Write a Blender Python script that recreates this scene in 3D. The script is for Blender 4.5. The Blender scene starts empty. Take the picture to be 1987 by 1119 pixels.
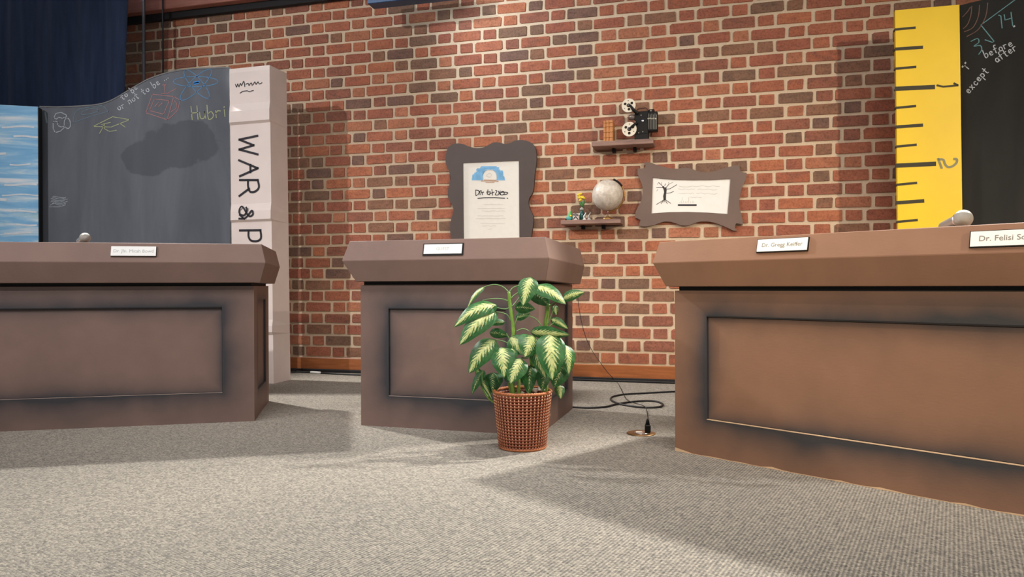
import bpy, bmesh, math, random
from mathutils import Vector, Matrix
random.seed(7)
S = bpy.context.scene
COL = S.collection

# ------------------------------------------------------------------ camera
IW, IH, FPX = 1987.0, 1119.0, 1400.0
CXP, CYP = IW / 2, IH / 2
CAMH, PITCH, ROLL = 0.64, -0.004, 0.003
_f = Vector((0, math.cos(PITCH), math.sin(PITCH)))
_u = Vector((0, -math.sin(PITCH), math.cos(PITCH)))
_r = Vector((1, 0, 0))
CR = _r * math.cos(ROLL) - _u * math.sin(ROLL)
CU = _r * math.sin(ROLL) + _u * math.cos(ROLL)
CF = _f
CAM = Vector((0, 0, CAMH))
cd = bpy.data.cameras.new('camera'); cam = bpy.data.objects.new('camera', cd); COL.objects.link(cam)
cd.sensor_fit = 'HORIZONTAL'; cd.sensor_width = 36; cd.lens = 36 * FPX / IW; cd.clip_start = 0.02
M3 = Matrix((CR, CU, -CF)).transposed()
cam.matrix_world = Matrix.Translation(CAM) @ M3.to_4x4()
S.camera = cam

# ------------------------------------------------------------------ world, lights, exposure
S.view_settings.view_transform = 'Standard'; S.view_settings.look = 'None'
S.view_settings.gamma = 1; S.view_settings.use_curve_mapping = False
S.view_settings.exposure = 0.0
w = bpy.data.worlds.new('studio'); S.world = w; w.use_nodes = True
w.node_tree.nodes['Background'].inputs[0].default_value = (0.95, 0.97, 1.0, 1)
w.node_tree.nodes['Background'].inputs[1].default_value = 0.31

def spot(name, loc, target, power, col, angle, blend=0.5, size=0.12):
    l = bpy.data.lights.new(name, 'SPOT'); l.energy = power; l.color = col
    l.spot_size = math.radians(angle); l.spot_blend = blend; l.shadow_soft_size = size
    o = bpy.data.objects.new(name, l); COL.objects.link(o); o.location = loc
    o.rotation_euler = (Vector(target) - Vector(loc)).to_track_quat('-Z', 'Y').to_euler()
    return o

TH, WD = 0.260, 5.008                       # brick wall: yaw and distance straight ahead
WA = Vector((math.cos(TH), -math.sin(TH), 0)); WB = Vector((math.sin(TH), math.cos(TH), 0))
WO = Vector((0, WD, 0))
def wpos(u, off, z): return WO + WA * u - WB * off + Vector((0, 0, z))

spot('stage_light_left', wpos(-3.4, 6.4, 3.7), wpos(-0.7, 0, 0.95), 650, (0.98, 0.92, 0.93), 50, 0.8, 0.05)
spot('stage_light_centre', wpos(1.1, 5.0, 3.0), wpos(1.0, 0, 0.35), 170, (1.0, 0.82, 0.60), 40, 0.9, 0.05)
spot('stage_light_right', wpos(5.2, 5.6, 2.5), wpos(1.5, 0.2, 0.5), 700, (1.0, 0.83, 0.62), 46, 0.9, 0.04)
spot('added_desk_fill', (-1.9, -0.9, 1.9), (1.35, 2.1, 0.45), 330, (1.0, 0.78, 0.54), 34, 0.9, 0.10)  # added warm fill aimed at the right desk to brighten its front
spot('back_light_left', (-2.95, 5.35, 3.5), (-0.6, 2.0, 0), 1700, (1.0, 0.97, 0.93), 85, 0.6, 0.08)
spot('back_light_right', (2.6, 4.0, 3.1), (0.25, 1.35, 0), 1100, (1.0, 0.96, 0.90), 50, 0.6, 0.08)
al = bpy.data.lights.new('added_overhead_fill', 'AREA'); al.shape = 'RECTANGLE'; al.size = 4.5; al.size_y = 1.0; al.energy = 35; al.color = (1.0, 0.95, 0.93); al.spread = math.radians(65)  # soft fill added overhead to brighten the desk slants and the floor
ao = bpy.data.objects.new('added_overhead_fill', al); COL.objects.link(ao); ao.location = (0.0, 1.0, 4.5); ao.rotation_euler = (math.radians(28), 0, 0)

# ------------------------------------------------------------------ pixel frame helpers
def ray(x, y): return CF + CR * ((x - CXP) / FPX) - CU * ((y - CYP) / FPX)
def hit(x, y, p0, n):
    d = ray(x, y); return CAM + d * ((Vector(p0) - CAM).dot(n) / d.dot(n))
def atY(x, y, Y):
    d = ray(x, y); return CAM + d * (Y / d.y)
class Frame:
    """an upright plane: origin on the floor, yaw; gives local (u, z) of a photo point"""
    def __init__(s, o, th, off=0.0):
        s.o = Vector(o); s.th = th; s.off = off
        s.a = Vector((math.cos(th), -math.sin(th), 0)); s.b = Vector((math.sin(th), math.cos(th), 0))
    def uz(s, x, y, off=None):
        off = s.off if off is None else off
        p = hit(x, y, s.o - s.b * off, s.b) - s.o
        return p.dot(s.a), p.z
    def poly(s, pts, off=None): return [s.uz(x, y, off) for x, y in pts]
WALL = Frame(WO, TH)

# ------------------------------------------------------------------ object helpers
def mesh_obj(name, verts, faces, mat=None, parent=None, smooth=False, uvs=None):
    me = bpy.data.meshes.new(name); me.from_pydata([tuple(v) for v in verts], [], faces); me.update()
    o = bpy.data.objects.new(name, me); COL.objects.link(o)
    if mat: me.materials.append(mat)
    if parent: o.parent = parent
    if smooth: me.polygons.foreach_set('use_smooth', [True] * len(me.polygons))
    return o
def bm_obj(name, bm, mat=None, parent=None, smooth=False):
    me = bpy.data.meshes.new(name); bmesh.ops.recalc_face_normals(bm, faces=bm.faces[:]); bm.to_mesh(me); bm.free()
    o = bpy.data.objects.new(name, me); COL.objects.link(o)
    if mat: me.materials.append(mat)
    if parent: o.parent = parent
    if smooth: me.polygons.foreach_set('use_smooth', [True] * len(me.polygons))
    return o
def tag(o, label, cat, group=None):
    o['label'] = label; o['category'] = cat
    if group: o['group'] = group
    return o
def struct(o): o['kind'] = 'structure'; return o
def empty(name, loc, th=0.0):
    o = bpy.data.objects.new(name, None); COL.objects.link(o); o.empty_display_size = 0.05
    o.location = loc; o.rotation_euler = (0, 0, -th); return o
def add_box(bm, x0, x1, y0, y1, z0, z1, bev=0.0):
    vs = [bm.verts.new((x, y, z)) for z in (z0, z1) for y in (y0, y1) for x in (x0, x1)]
    fs = [(0, 2, 3, 1), (4, 5, 7, 6), (0, 1, 5, 4), (2, 6, 7, 3), (0, 4, 6, 2), (1, 3, 7, 5)]
    nf = [bm.faces.new([vs[i] for i in f]) for f in fs]
    if bev:
        es = list({e for f in nf for e in f.edges})
        bmesh.ops.bevel(bm, geom=es, offset=bev, segments=1, affect='EDGES')
def box(name, x0, x1, y0, y1, z0, z1, mat, parent=None, bev=0.0):
    bm = bmesh.new(); add_box(bm, x0, x1, y0, y1, z0, z1, bev); return bm_obj(name, bm, mat, parent)
def add_tube(bm, pts, r, seg=8, closed=False, caps=True):
    pts = [Vector(p) for p in pts]; n = len(pts); rings = []
    rr = r if isinstance(r, (list, tuple)) else [r] * n
    up = None
    for i, p in enumerate(pts):
        if closed: t = pts[(i + 1) % n] - pts[i - 1]
        else: t = pts[min(i + 1, n - 1)] - pts[max(i - 1, 0)]
        t.normalize()
        if up is None: up = Vector((0, 0, 1)) if abs(t.z) < .9 else Vector((1, 0, 0))
        s = t.cross(up)
        if s.length < 1e-5: s = t.cross(Vector((0, 1, 0)))
        s.normalize(); up = s.cross(t).normalized()
        rings.append([bm.verts.new(p + (s * math.cos(a) + up * math.sin(a)) * rr[i]) for a in [2 * math.pi * k / seg for k in range(seg)]])
    m = n if closed else n - 1
    for i in range(m):
        A, B = rings[i], rings[(i + 1) % n]
        for k in range(seg): bm.faces.new((A[k], A[(k + 1) % seg], B[(k + 1) % seg], B[k]))
    if not closed and caps:
        bm.faces.new(rings[0][::-1]); bm.faces.new(rings[-1])
def tube(name, pts, r, mat, parent=None, seg=8, closed=False):
    bm = bmesh.new(); add_tube(bm, pts, r, seg, closed); return bm_obj(name, bm, mat, parent, True)
def add_lathe(bm, prof, seg=32, axis='Z', origin=(0, 0, 0)):
    o = Vector(origin); rings = []
    def P(r, h, a):
        c, s = r * math.cos(a), r * math.sin(a)
        return o + (Vector((c, s, h)) if axis == 'Z' else Vector((c, h, s)) if axis == 'Y' else Vector((h, c, s)))
    for r, h in prof:
        rings.append([bm.verts.new(P(max(r, 1e-5), h, 2 * math.pi * k / seg)) for k in range(seg)])
    for A, B in zip(rings, rings[1:]):
        for k in range(seg): bm.faces.new((A[k], A[(k + 1) % seg], B[(k + 1) % seg], B[k]))
    bm.faces.new(rings[0][::-1]); bm.faces.new(rings[-1])
def lathe(name, prof, mat, parent=None, seg=32, axis='Z', origin=(0, 0, 0), smooth=True):
    bm = bmesh.new(); add_lathe(bm, prof, seg, axis, origin); return bm_obj(name, bm, mat, parent, smooth)
def spline(pts, n=8, closed=False):
    """Catmull-Rom"""
    P = [Vector(p) for p in pts]; out = []; N = len(P)
    for i in range(N if closed else N - 1):
        g = (lambda k: P[k % N]) if closed else (lambda k: P[max(0, min(N - 1, k))])
        p0, p1, p2, p3 = g(i - 1), g(i), g(i + 1), g(i + 2)
        for k in range(n):
            t = k / n
            out.append(0.5 * ((2 * p1) + (p2 - p0) * t + (2 * p0 - 5 * p1 + 4 * p2 - p3) * t * t + (3 * p1 - p0 - 3 * p2 + p3) * t ** 3))
    if not closed: out.append(P[-1])
    return out
def plate(name, outline, y0, y1, mat, parent=None, holes=(), bev=0.0):
    """upright plate in the local xz plane: outline [(u,z)], front at y0, back at y1 (y grows away from the viewer)"""
    bm = bmesh.new(); edges = []
    for loop in [outline] + list(holes):
        vs = [bm.verts.new((u, y0, z)) for u, z in loop]
        edges += [bm.edges.new((vs[i], vs[(i + 1) % len(vs)])) for i in range(len(vs))]
    if holes: bmesh.ops.triangle_fill(bm, use_beauty=True, use_dissolve=False, edges=edges)
    else:
        f = bm.faces.new([v for v in bm.verts]); bmesh.ops.triangulate(bm, faces=[f])
    r = bmesh.ops.extrude_face_region(bm, geom=bm.faces[:])
    for v in r['geom']:
        if isinstance(v, bmesh.types.BMVert): v.co.y = y1
    return bm_obj(name, bm, mat, parent)
def strokes(name, polys, width, y, mat, parent=None, thick=0.0012):
    """flat strokes of paint or chalk lying on an upright plane; polys = lists of (u,z)"""
    vs, fs = [], []; runs = []
    for poly in polys:                      # break a stroke at sharp corners so it keeps its width
        pts = [Vector((p[0], p[1])) for p in poly]; cur = pts[:1]
        for i in range(1, len(pts)):
            cur.append(pts[i])
            if i < len(pts) - 1:
                a, b = pts[i] - pts[i - 1], pts[i + 1] - pts[i]
                if a.length > 1e-9 and b.length > 1e-9 and a.normalized().dot(b.normalized()) < .45: runs.append(cur); cur = [pts[i]]
        runs.append(cur)
    for pts in runs:
        if len(pts) < 2: continue
        base = len(vs); n = len(pts)
        for i, p in enumerate(pts):
            t = pts[min(i + 1, n - 1)] - pts[max(i - 1, 0)]
            if t.length < 1e-9: t = Vector((1, 0))
            t.normalize(); s = Vector((-t.y, t.x)) * width / 2
            if i == 0: p = p - t * width * .4
            if i == n - 1: p = p + t * width * .4
            vs += [(p.x - s.x, y - thick, p.y - s.y), (p.x + s.x, y - thick, p.y + s.y)]
        for i in range(n - 1):
            a = base + 2 * i; fs.append((a, a + 2, a + 3, a + 1))
    return mesh_obj(name, vs, fs, mat, parent)
def text_mesh(name, body, size, mat, parent, loc, rot, align='CENTER', extrude=0.0003):
    cu = bpy.data.curves.new(name, 'FONT'); cu.body = body; cu.size = size; cu.align_x = align; cu.align_y = 'CENTER'; cu.extrude = extrude
    cu.resolution_u = 3
    t = bpy.data.objects.new(name + '_tmp', cu); COL.objects.link(t)
    dg = bpy.context.evaluated_depsgraph_get()
    me = bpy.data.meshes.new_from_object(t.evaluated_get(dg)); bpy.data.objects.remove(t)
    o = bpy.data.objects.new(name, me); COL.objects.link(o); me.materials.clear(); me.materials.append(mat)
    o.parent = parent; o.location = loc; o.rotation_euler = rot
    return o

# ------------------------------------------------------------------ materials
def lin(c):
    return tuple(((v / 255) / 12.92 if v / 255 <= .04045 else ((v / 255 + .055) / 1.055) ** 2.4) for v in c) + (1,)
class NT:
    def __init__(s, name, rough=0.6, metallic=0.0, spec=None):
        s.m = bpy.data.materials.new(name); s.m.use_nodes = True; s.t = s.m.node_tree; s.b = s.t.nodes['Principled BSDF']
        s.b.inputs['Roughness'].default_value = rough; s.b.inputs['Metallic'].default_value = metallic
        if spec is not None: s.b.inputs['Specular IOR Level'].default_value = spec
    def n(s, typ, **kw):
        nd = s.t.nodes.new(typ)
        for k, v in kw.items():
            if k.startswith('i_'):
                k = k[2:]; k = int(k) if k.isdigit() else k.replace('_', ' ')
                nd.inputs[k].default_value = v
            else: setattr(nd, k, v)
        return nd
    def l(s, a, b): s.t.links.new(a, b)
    def coord(s, kind='Object'): return s.n('ShaderNodeTexCoord').outputs[kind]
    def mapping(s, vec, scale=(1, 1, 1), rot=(0, 0, 0), loc=(0, 0, 0)):
        m = s.n('ShaderNodeMapping'); m.inputs['Scale'].default_value = scale; m.inputs['Rotation'].default_value = rot; m.inputs['Location'].default_value = loc
        s.l(vec, m.inputs['Vector']); return m.outputs[0]
    def noise(s, vec, scale, detail=4, rough=.55, dist=0):
        k = s.n('ShaderNodeTexNoise'); k.inputs['Scale'].default_value = scale; k.inputs['Detail'].default_value = detail
        k.inputs['Roughness'].default_value = rough; k.inputs['Distortion'].default_value = dist
        if vec is not None: s.l(vec, k.inputs['Vector'])
        return k.outputs['Fac']
    def ramp(s, fac, stops, interp='LINEAR'):
        r = s.n('ShaderNodeValToRGB'); r.color_ramp.interpolation = interp; e = r.color_ramp.elements
        while len(e) < len(stops): e.new(.5)
        for k, (p, c) in zip(e, stops): k.position = p; k.color = c
        s.l(fac, r.inputs[0]); return r.outputs[0]
    def math(s, op, a, b=None, c=None, clamp=False):
        k = s.n('ShaderNodeMath', operation=op); k.use_clamp = clamp
        for i, v in enumerate((a, b, c)):
            if v is None: continue
            if isinstance(v, (int, float)): k.inputs[i].default_value = v
            else: s.l(v, k.inputs[i])
        return k.outputs[0]
    def mix(s, fac, a, b, blend='MIX'):
        k = s.n('ShaderNodeMix', data_type='RGBA', blend_type=blend)
        for sock, v in ((k.inputs[0], fac), (k.inputs[6], a), (k.inputs[7], b)):
            if isinstance(v, (int, float, tuple)): sock.default_value = v
            else: s.l(v, sock)
        return k.outputs[2]
    def col(s, c):
        if isinstance(c, tuple): s.b.inputs['Base Color'].default_value = c
        else: s.l(c, s.b.inputs['Base Color'])
    def bump(s, h, strength=.3, dist=.01):
        k = s.n('ShaderNodeBump'); k.inputs['Strength'].default_value = strength; k.inputs['Distance'].default_value = dist
        s.l(h, k.inputs['Height']); s.l(k.outputs[0], s.b.inputs['Normal'])
def plain(name, rgb, rough=.6, metallic=0, var=.08, scale=30, bump=0.0, spec=None):
    t = NT(name, rough, metallic, spec); v = t.coord('Object'); nz = t.noise(v, scale, 4)
    c = lin(rgb); lo = tuple(x * (1 - var) for x in c[:3]) + (1,); hi = tuple(min(1, x * (1 + var)) for x in c[:3]) + (1,)
    t.col(t.ramp(nz, [(.3, lo), (.7, hi)]))
    if bump: t.bump(nz, bump, .004)
    return t.m
def emis(name, rgb, strength):
    t = NT(name); t.col((0, 0, 0, 1)); t.b.inputs['Emission Color'].default_value = lin(rgb); t.b.inputs['Emission Strength'].default_value = strength; return t.m

def brick_mat(name, rgb, rgb2):
    t = NT(name, .85); g = t.n('ShaderNodeNewGeometry').outputs['Position']
    a = t.noise(t.mapping(g, (1, 1, 2.2), (0, .5, 0)), 11, 5, .6, .8); b = t.noise(g, 90, 3)
    c = t.ramp(a, [(.33, lin(rgb2)), (.62, lin(rgb))]); sp = t.ramp(b, [(.28, (.62, .62, .62, 1)), (.5, (1, 1, 1, 1)), (.75, (1.12, 1.12, 1.12, 1))])
    t.col(t.mix(1.0, c, sp, 'MULTIPLY')); t.bump(t.math('ADD', b, a), .35, .004); return t.m
BRICK_COLS = [((174, 107, 79), (153, 91, 68)), ((183, 114, 80), (162, 97, 70)), ((164, 98, 75), (142, 85, 66)), ((153, 96, 75), (129, 83, 66)),
              ((178, 115, 84), (157, 101, 75)), ((147, 104, 80), (127, 92, 71)), ((132, 99, 78), (114, 87, 71)), ((127, 94, 79), (107, 81, 70)),
              ((170, 100, 72), (139, 88, 69)), ((188, 124, 93), (169, 106, 79))]
BRICK_W = [15, 9, 16, 15, 8, 12, 9, 6, 9, 4]
BRICKS = [brick_mat('brick_clay_%d' % i, a, b) for i, (a, b) in enumerate(BRICK_COLS)]
def mk_mortar():
    t = NT('mortar', .95); g = t.n('ShaderNodeNewGeometry').outputs['Position']; a = t.noise(g, 7, 5); b = t.noise(g, 160, 3)
    t.col(t.mix(.35, t.ramp(a, [(.3, lin((208, 186, 154))), (.7, lin((224, 202, 170)))]), t.ramp(b, [(.3, lin((190, 170, 148))), (.7, lin((232, 216, 196)))])))
    t.bump(b, .3, .003); return t.m
MORTAR = mk_mortar()
def mk_carpet():
    t = NT('carpet', .97, spec=.1); g = t.n('ShaderNodeNewGeometry').outputs['Position']
    p = t.mapping(g, (1, 1.0, 1), (0, 0, .55))
    vo = t.n('ShaderNodeTexVoronoi'); vo.inputs['Scale'].default_value = 170; t.l(t.mapping(p, (.8, 1.1, 1)), vo.inputs['Vector'])
    sep = t.n('ShaderNodeSeparateColor'); t.l(vo.outputs['Color'], sep.inputs[0])
    wv = t.n('ShaderNodeTexWave'); wv.bands_direction = 'X'; wv.inputs['Scale'].default_value = 33; wv.inputs['Distortion'].default_value = 2.2; wv.inputs['Detail'].default_value = 2; wv.inputs['Detail Scale'].default_value = 9
    t.l(p, wv.inputs['Vector'])
    big = t.noise(g, 1.1, 4); mid = t.noise(g, 60, 3)
    v = t.math('ADD', t.math('MULTIPLY', sep.outputs[0], .42), t.math('MULTIPLY', wv.outputs['Fac'], .30)); v = t.math('ADD', v, t.math('MULTIPLY', mid, .3))
    c = t.ramp(v, [(.12, lin((94, 91, 87))), (.5, lin((142, 137, 128))), (.95, lin((188, 179, 162)))])
    c = t.mix(1, c, t.ramp(big, [(.3, (.92, .92, .92, 1)), (.7, (1.05, 1.04, 1.02, 1))]), 'MULTIPLY')
    t.col(c); t.bump(t.math('SUBTRACT', t.math('ADD', wv.outputs['Fac'], mid), vo.outputs['Distance']), .45, .005); return t.m
CARPET = mk_carpet()
def mk_wood(name, c1, c2, scale=6, rough=.45, axis=0):
    t = NT(name, rough); v = t.coord('Object'); sc = [22, 22, 22]; sc[axis] = 1.6
    a = t.noise(t.mapping(v, tuple(sc)), scale * .35, 6, .6, 1.2)
    t.col(t.ramp(a, [(.3, lin(c1)), (.7, lin(c2))])); t.bump(a, .1, .002); return t.m
BASEWOOD = mk_wood('baseboard_wood', (142, 82, 44), (178, 108, 60))
BEAMWOOD = mk_wood('beam_wood', (138, 86, 72), (168, 110, 92))
SHELFWOOD = mk_wood('shelf_wood', (118, 92, 84), (160, 128, 114), rough=.7)
BOOKLEATHER = mk_wood('book_leather', (172, 110, 60), (214, 152, 92), rough=.5, axis=2)
BLACK = plain('black_plastic', (13, 13, 14), .5, spec=.25)
BLACKMATT = plain('black_matt', (26, 25, 26), .8)
RUBBER = plain('cable_rubber', (20, 20, 22), .55)
CHROME = plain('chrome', (205, 205, 208), .22, 1.0, .03)
SILVERMESH = plain('microphone_mesh', (164, 162, 154), .45, .8, .25, 900, .6)
BRASS = plain('brass_plate', (150, 120, 84), .35, .9)
WHITE = plain('white_card', (240, 240, 236), .5, var=.02)
PAPER = plain('paper', (232, 228, 218), .6, var=.02)
PAPERW = plain('paper_white', (244, 243, 236), .5, var=.015)
FRAMEP = plain('frame_paint', (76, 63, 58), .55, var=.08, scale=6)
FRAMEP2 = plain('frame_paint_light', (112, 92, 82), .5, var=.06, scale=6)
INK = plain('ink', (26, 24, 34), .6)
FAINT = plain('faint_print', (206, 202, 194), .7)
GREYPRINT = plain('grey_print', (140, 138, 134), .7)
BLUEP = plain('blue_print', (124, 184, 226), .6, var=.15)
TANP = plain('tan_print', (196, 164, 140), .6)
CHALKW = plain('chalk_white', (196, 202, 208), .95, var=.35, scale=260)
CHALKB = plain('chalk_blue', (96, 150, 196), .95, var=.35, scale=260)
CHALKP = plain('chalk_pink', (176, 128, 128), .95, var=.35, scale=260)
CHALKY = plain('chalk_yellow', (176, 184, 140), .95, var=.35, scale=260)
CHALKG = plain('chalk_grey', (168, 178, 186), .95, var=.35, scale=260)

BROWN = (128, 104, 94)
def desk_paint(name, rect=None, sx=.05, amt=.9, rgb=BROWN, dark=(58, 57, 60)):
    """brown scenic paint; the prop has black paint sprayed along the edge of its panel"""
    t = NT(name, .55, spec=.35); v = t.coord('Object'); nz = t.noise(v, 5, 5); fine = t.noise(t.mapping(v, (1, 1, 3)), 60, 3)
    c = lin(rgb); base = t.ramp(nz, [(.3, tuple(x * .9 for x in c[:3]) + (1,)), (.7, tuple(x * 1.08 for x in c[:3]) + (1,))])
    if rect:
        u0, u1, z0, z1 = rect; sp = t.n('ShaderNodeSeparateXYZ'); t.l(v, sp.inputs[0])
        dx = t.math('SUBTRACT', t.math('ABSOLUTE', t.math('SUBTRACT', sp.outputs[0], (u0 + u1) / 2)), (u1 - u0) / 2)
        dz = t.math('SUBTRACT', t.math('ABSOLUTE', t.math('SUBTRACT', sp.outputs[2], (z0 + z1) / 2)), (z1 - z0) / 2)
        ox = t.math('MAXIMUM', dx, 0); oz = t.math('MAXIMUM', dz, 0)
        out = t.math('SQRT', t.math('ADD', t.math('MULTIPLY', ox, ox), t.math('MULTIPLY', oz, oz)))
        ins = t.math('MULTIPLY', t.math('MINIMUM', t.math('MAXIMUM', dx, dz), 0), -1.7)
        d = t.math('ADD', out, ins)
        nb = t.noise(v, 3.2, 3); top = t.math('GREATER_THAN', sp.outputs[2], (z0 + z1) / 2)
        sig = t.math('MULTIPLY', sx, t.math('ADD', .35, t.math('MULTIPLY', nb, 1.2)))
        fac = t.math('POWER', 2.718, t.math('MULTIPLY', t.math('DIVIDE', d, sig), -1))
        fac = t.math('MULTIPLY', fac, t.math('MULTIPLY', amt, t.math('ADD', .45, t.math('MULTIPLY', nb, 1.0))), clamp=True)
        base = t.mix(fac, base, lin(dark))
    t.col(base); t.bump(fine, .12, .002); return t.m
DESKP = desk_paint('desk_paint')
CHIP = plain('bare_fibreboard', (206, 176, 142), .8)

def mk_board(name, c1, c2, smudge=None):
    t = NT(name, .62, spec=.3); v = t.coord('Object')
    a = t.noise(t.mapping(v, (2.6, 1, .5)), 2.0, 6, .6, .5); c = t.ramp(a, [(.3, lin(c1)), (.72, lin(c2))])
    if smudge:
        sp = t.n('ShaderNodeSeparateXYZ'); t.l(v, sp.inputs[0]); wob = t.noise(v, 4.5, 6, .65); fac = None
        for (cu, cz, ru, rz) in smudge:
            q = t.math('ADD', t.math('POWER', t.math('ABSOLUTE', t.math('DIVIDE', t.math('SUBTRACT', sp.outputs[0], cu), ru)), 2.0),
                       t.math('POWER', t.math('ABSOLUTE', t.math('DIVIDE', t.math('SUBTRACT', sp.outputs[2], cz), rz)), 2.0))
            q = t.math('ADD', q, t.math('MULTIPLY', t.math('SUBTRACT', wob, .5), 2.6))
            f = t.math('MULTIPLY', t.math('SUBTRACT', 1.08, q), 5, clamp=True)
            fac = f if fac is None else t.math('MAXIMUM', fac, f)
        c = t.mix(t.math('MULTIPLY', fac, .55), c, lin((62, 69, 76)))
    t.col(c); return t.m
def mk_water():
    t = NT('painted_water', .6); v = t.coord('Object')
    a = t.noise(t.mapping(v, (1.1, 1, 9)), 1.5, 5, .6, .6); b = t.noise(t.mapping(v, (.9, 1, 6), (0, .06, 0), (4, 0, 2)), 1.7, 4, .5, .4)
    c = t.ramp(a, [(.3, lin((104, 176, 226))), (.5, lin((140, 200, 240))), (.58, lin((184, 222, 244))), (.66, lin((236, 244, 250)))])
    c = t.mix(t.ramp(b, [(.62, (0, 0, 0, 1)), (.72, (.6, .6, .6, 1))]), c, lin((150, 200, 190))); t.col(c); return t.m
def mk_curtain():
    t = NT('navy_drape', .9, spec=.1); t.b.inputs['Sheen Weight'].default_value = .15; v = t.coord('Object')
    t.col(t.ramp(t.noise(t.mapping(v, (8, 8, .8)), 3, 4), [(.3, lin((38, 49, 72))), (.7, lin((50, 62, 88)))])); return t.m
# ------------------------------------------------------------------ the setting
floor = struct(mesh_obj('floor', [(-7, -2.5, 0), (7, -2.5, 0), (7, 7.5, 0), (-7, 7.5, 0)], [(0, 1, 2, 3)], CARPET))

PER, CRS, Z0, HST, HHD = 0.3335, 0.0830, 0.112, 0.2205, 0.113
NCRS = 32
U0, U1 = -5.2, 4.6
TOPZ = Z0 + NCRS * CRS - .02
wall = struct(box('wall_back', U0, U1, 0, .12, 0, 3.3, MORTAR)); wall.location = WO; wall.rotation_euler = (0, 0, -TH)

def project(p):
    d = p - CAM; z = d.dot(CF); return CXP + FPX * d.dot(CR) / z, CYP - FPX * d.dot(CU) / z
def brick_shape(rnd, L, Hh):
    """worn clay brick face as an 8-gon with knocked corners, standing 7 mm proud of the mortar"""
    c = []
    for sx, sz in ((-1, -1), (1, -1), (1, 1), (-1, 1)):
        k = .003 + (rnd.random() ** 5) * .012 * min(1, L / .15); j = lambda: rnd.uniform(-.0022, .0022)
        x, z = sx * L / 2 + j(), sz * Hh / 2 + j()
        p, q = (x - sx * k, z), (x, z - sz * k * .8)
        c += [q, p] if (sx * sz) < 0 else [p, q]
    ordered = sorted(c, key=lambda q: math.atan2(q[1] * L / Hh, q[0]))
    f = [(x * .992, -.008, z * .985) for x, z in ordered]; b = [(x, .002, z) for x, z in ordered]
    return f + b, [tuple(range(8))] + [(i, i + 8, (i + 1) % 8 + 8, (i + 1) % 8) for i in range(8)]
rnd = random.Random(3)
VAR = {}
for kind, L in (('s', HST - .021), ('h', HHD - .021)):
    VAR[kind] = []
    for k in range(9):
        v, f = brick_shape(rnd, L, CRS - .0185)
        me = bpy.data.meshes.new('brick'); me.from_pydata(v, [], f); me.update(); me.materials.append(BRICKS[0]); VAR[kind].append((me, v, f))
OCC = [(0, 130, 548, 1119), (667, 465, 1133, 1119), (1266, 462, 1987, 1119), (1742, 0, 1987, 1119), (872, 292, 1035, 470), (1245, 335, 1440, 432), (0, 0, 250, 210),
       (1150, 268, 1270, 290), (1092, 424, 1205, 440)]
bricks = []
for k in range(NCRS):
    zc = Z0 + CRS * (k + .5)
    base = 0.5609 if k % 2 == 1 else 0.5609 + HST / 2 - HHD / 2 + HHD   # stretcher start of the course
    shift = rnd.uniform(-.012, .012)
    n0 = int((U0 - base) / PER) - 1; n1 = int((U1 - base) / PER) + 1
    for n in range(n0, n1):
        for kind, a, L in (('s', base + n * PER, HST), ('h', base + n * PER + HST, HHD)):
            uc = a + L / 2 + shift + rnd.uniform(-.003, .003)
            if uc - L / 2 < U0 or uc + L / 2 > U1: continue
            bricks.append((uc, zc + rnd.uniform(-.0015, .0015), kind, rnd.randrange(9), rnd.choices(range(10), BRICK_W)[0], L))
def score(b):
    P = wpos(b[0], 0, b[1]); x, y = project(P)
    if not (5 < x < IW - 5 and 5 < y < IH - 5): return 0
    for (x0, y0, x1, y1) in OCC:
        if x0 < x < x1 and y0 < y < y1: return 0
    return b[5] * CRS * (FPX / (P - CAM).length) ** 2
order = sorted(range(len(bricks)), key=lambda i: -score(bricks[i]))
single = set(i for i in order[:300] if score(bricks[i]) > 0)
sv, sf, sm = [], [], []
for i, (uc, zc, kind, vi, ci, L) in enumerate(bricks):
    me, v, f = VAR[kind][vi]
    if i in single:
        o = bpy.data.objects.new('brick', me); COL.objects.link(o); o.parent = wall; o.location = (uc, 0, zc)
        o.material_slots[0].link = 'OBJECT'; o.material_slots[0].material = BRICKS[ci]
        if vi % 2: o.rotation_euler = (0, rnd.uniform(-.006, .006), 0)
    else:
        b = len(sv); sv += [(x + uc, y, z + zc) for x, y, z in v]; sf += [tuple(q + b for q in ff) for ff in f]; sm += [ci] * len(f)
rest = mesh_obj('brickwork', sv, sf, None, wall); rest['kind'] = 'stuff'
for m in BRICKS: rest.data.materials.append(m)
rest.data.polygons.foreach_set('material_index', sm)

bb = struct(empty('baseboard_back', WO, TH))
box('board', U0, U1, -.018, 0, .022, .1075, BASEWOOD, bb, .003)
box('cove_strip', U0, U1, -.026, 0, 0, .024, BLACKMATT, bb, .004)
t1 = struct(empty('trim_1', WO, TH)); box('shadow_gap_strip', U0, U1, -.05, 0, TOPZ - .005, TOPZ + .045, BLACKMATT, t1)  # black strip standing in for the shadow gap below the beam
t2 = struct(empty('trim_2', WO, TH)); box('beam', U0, U1, -.11, 0, TOPZ + .046, TOPZ + .50, BEAMWOOD, t2, .004)

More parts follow.
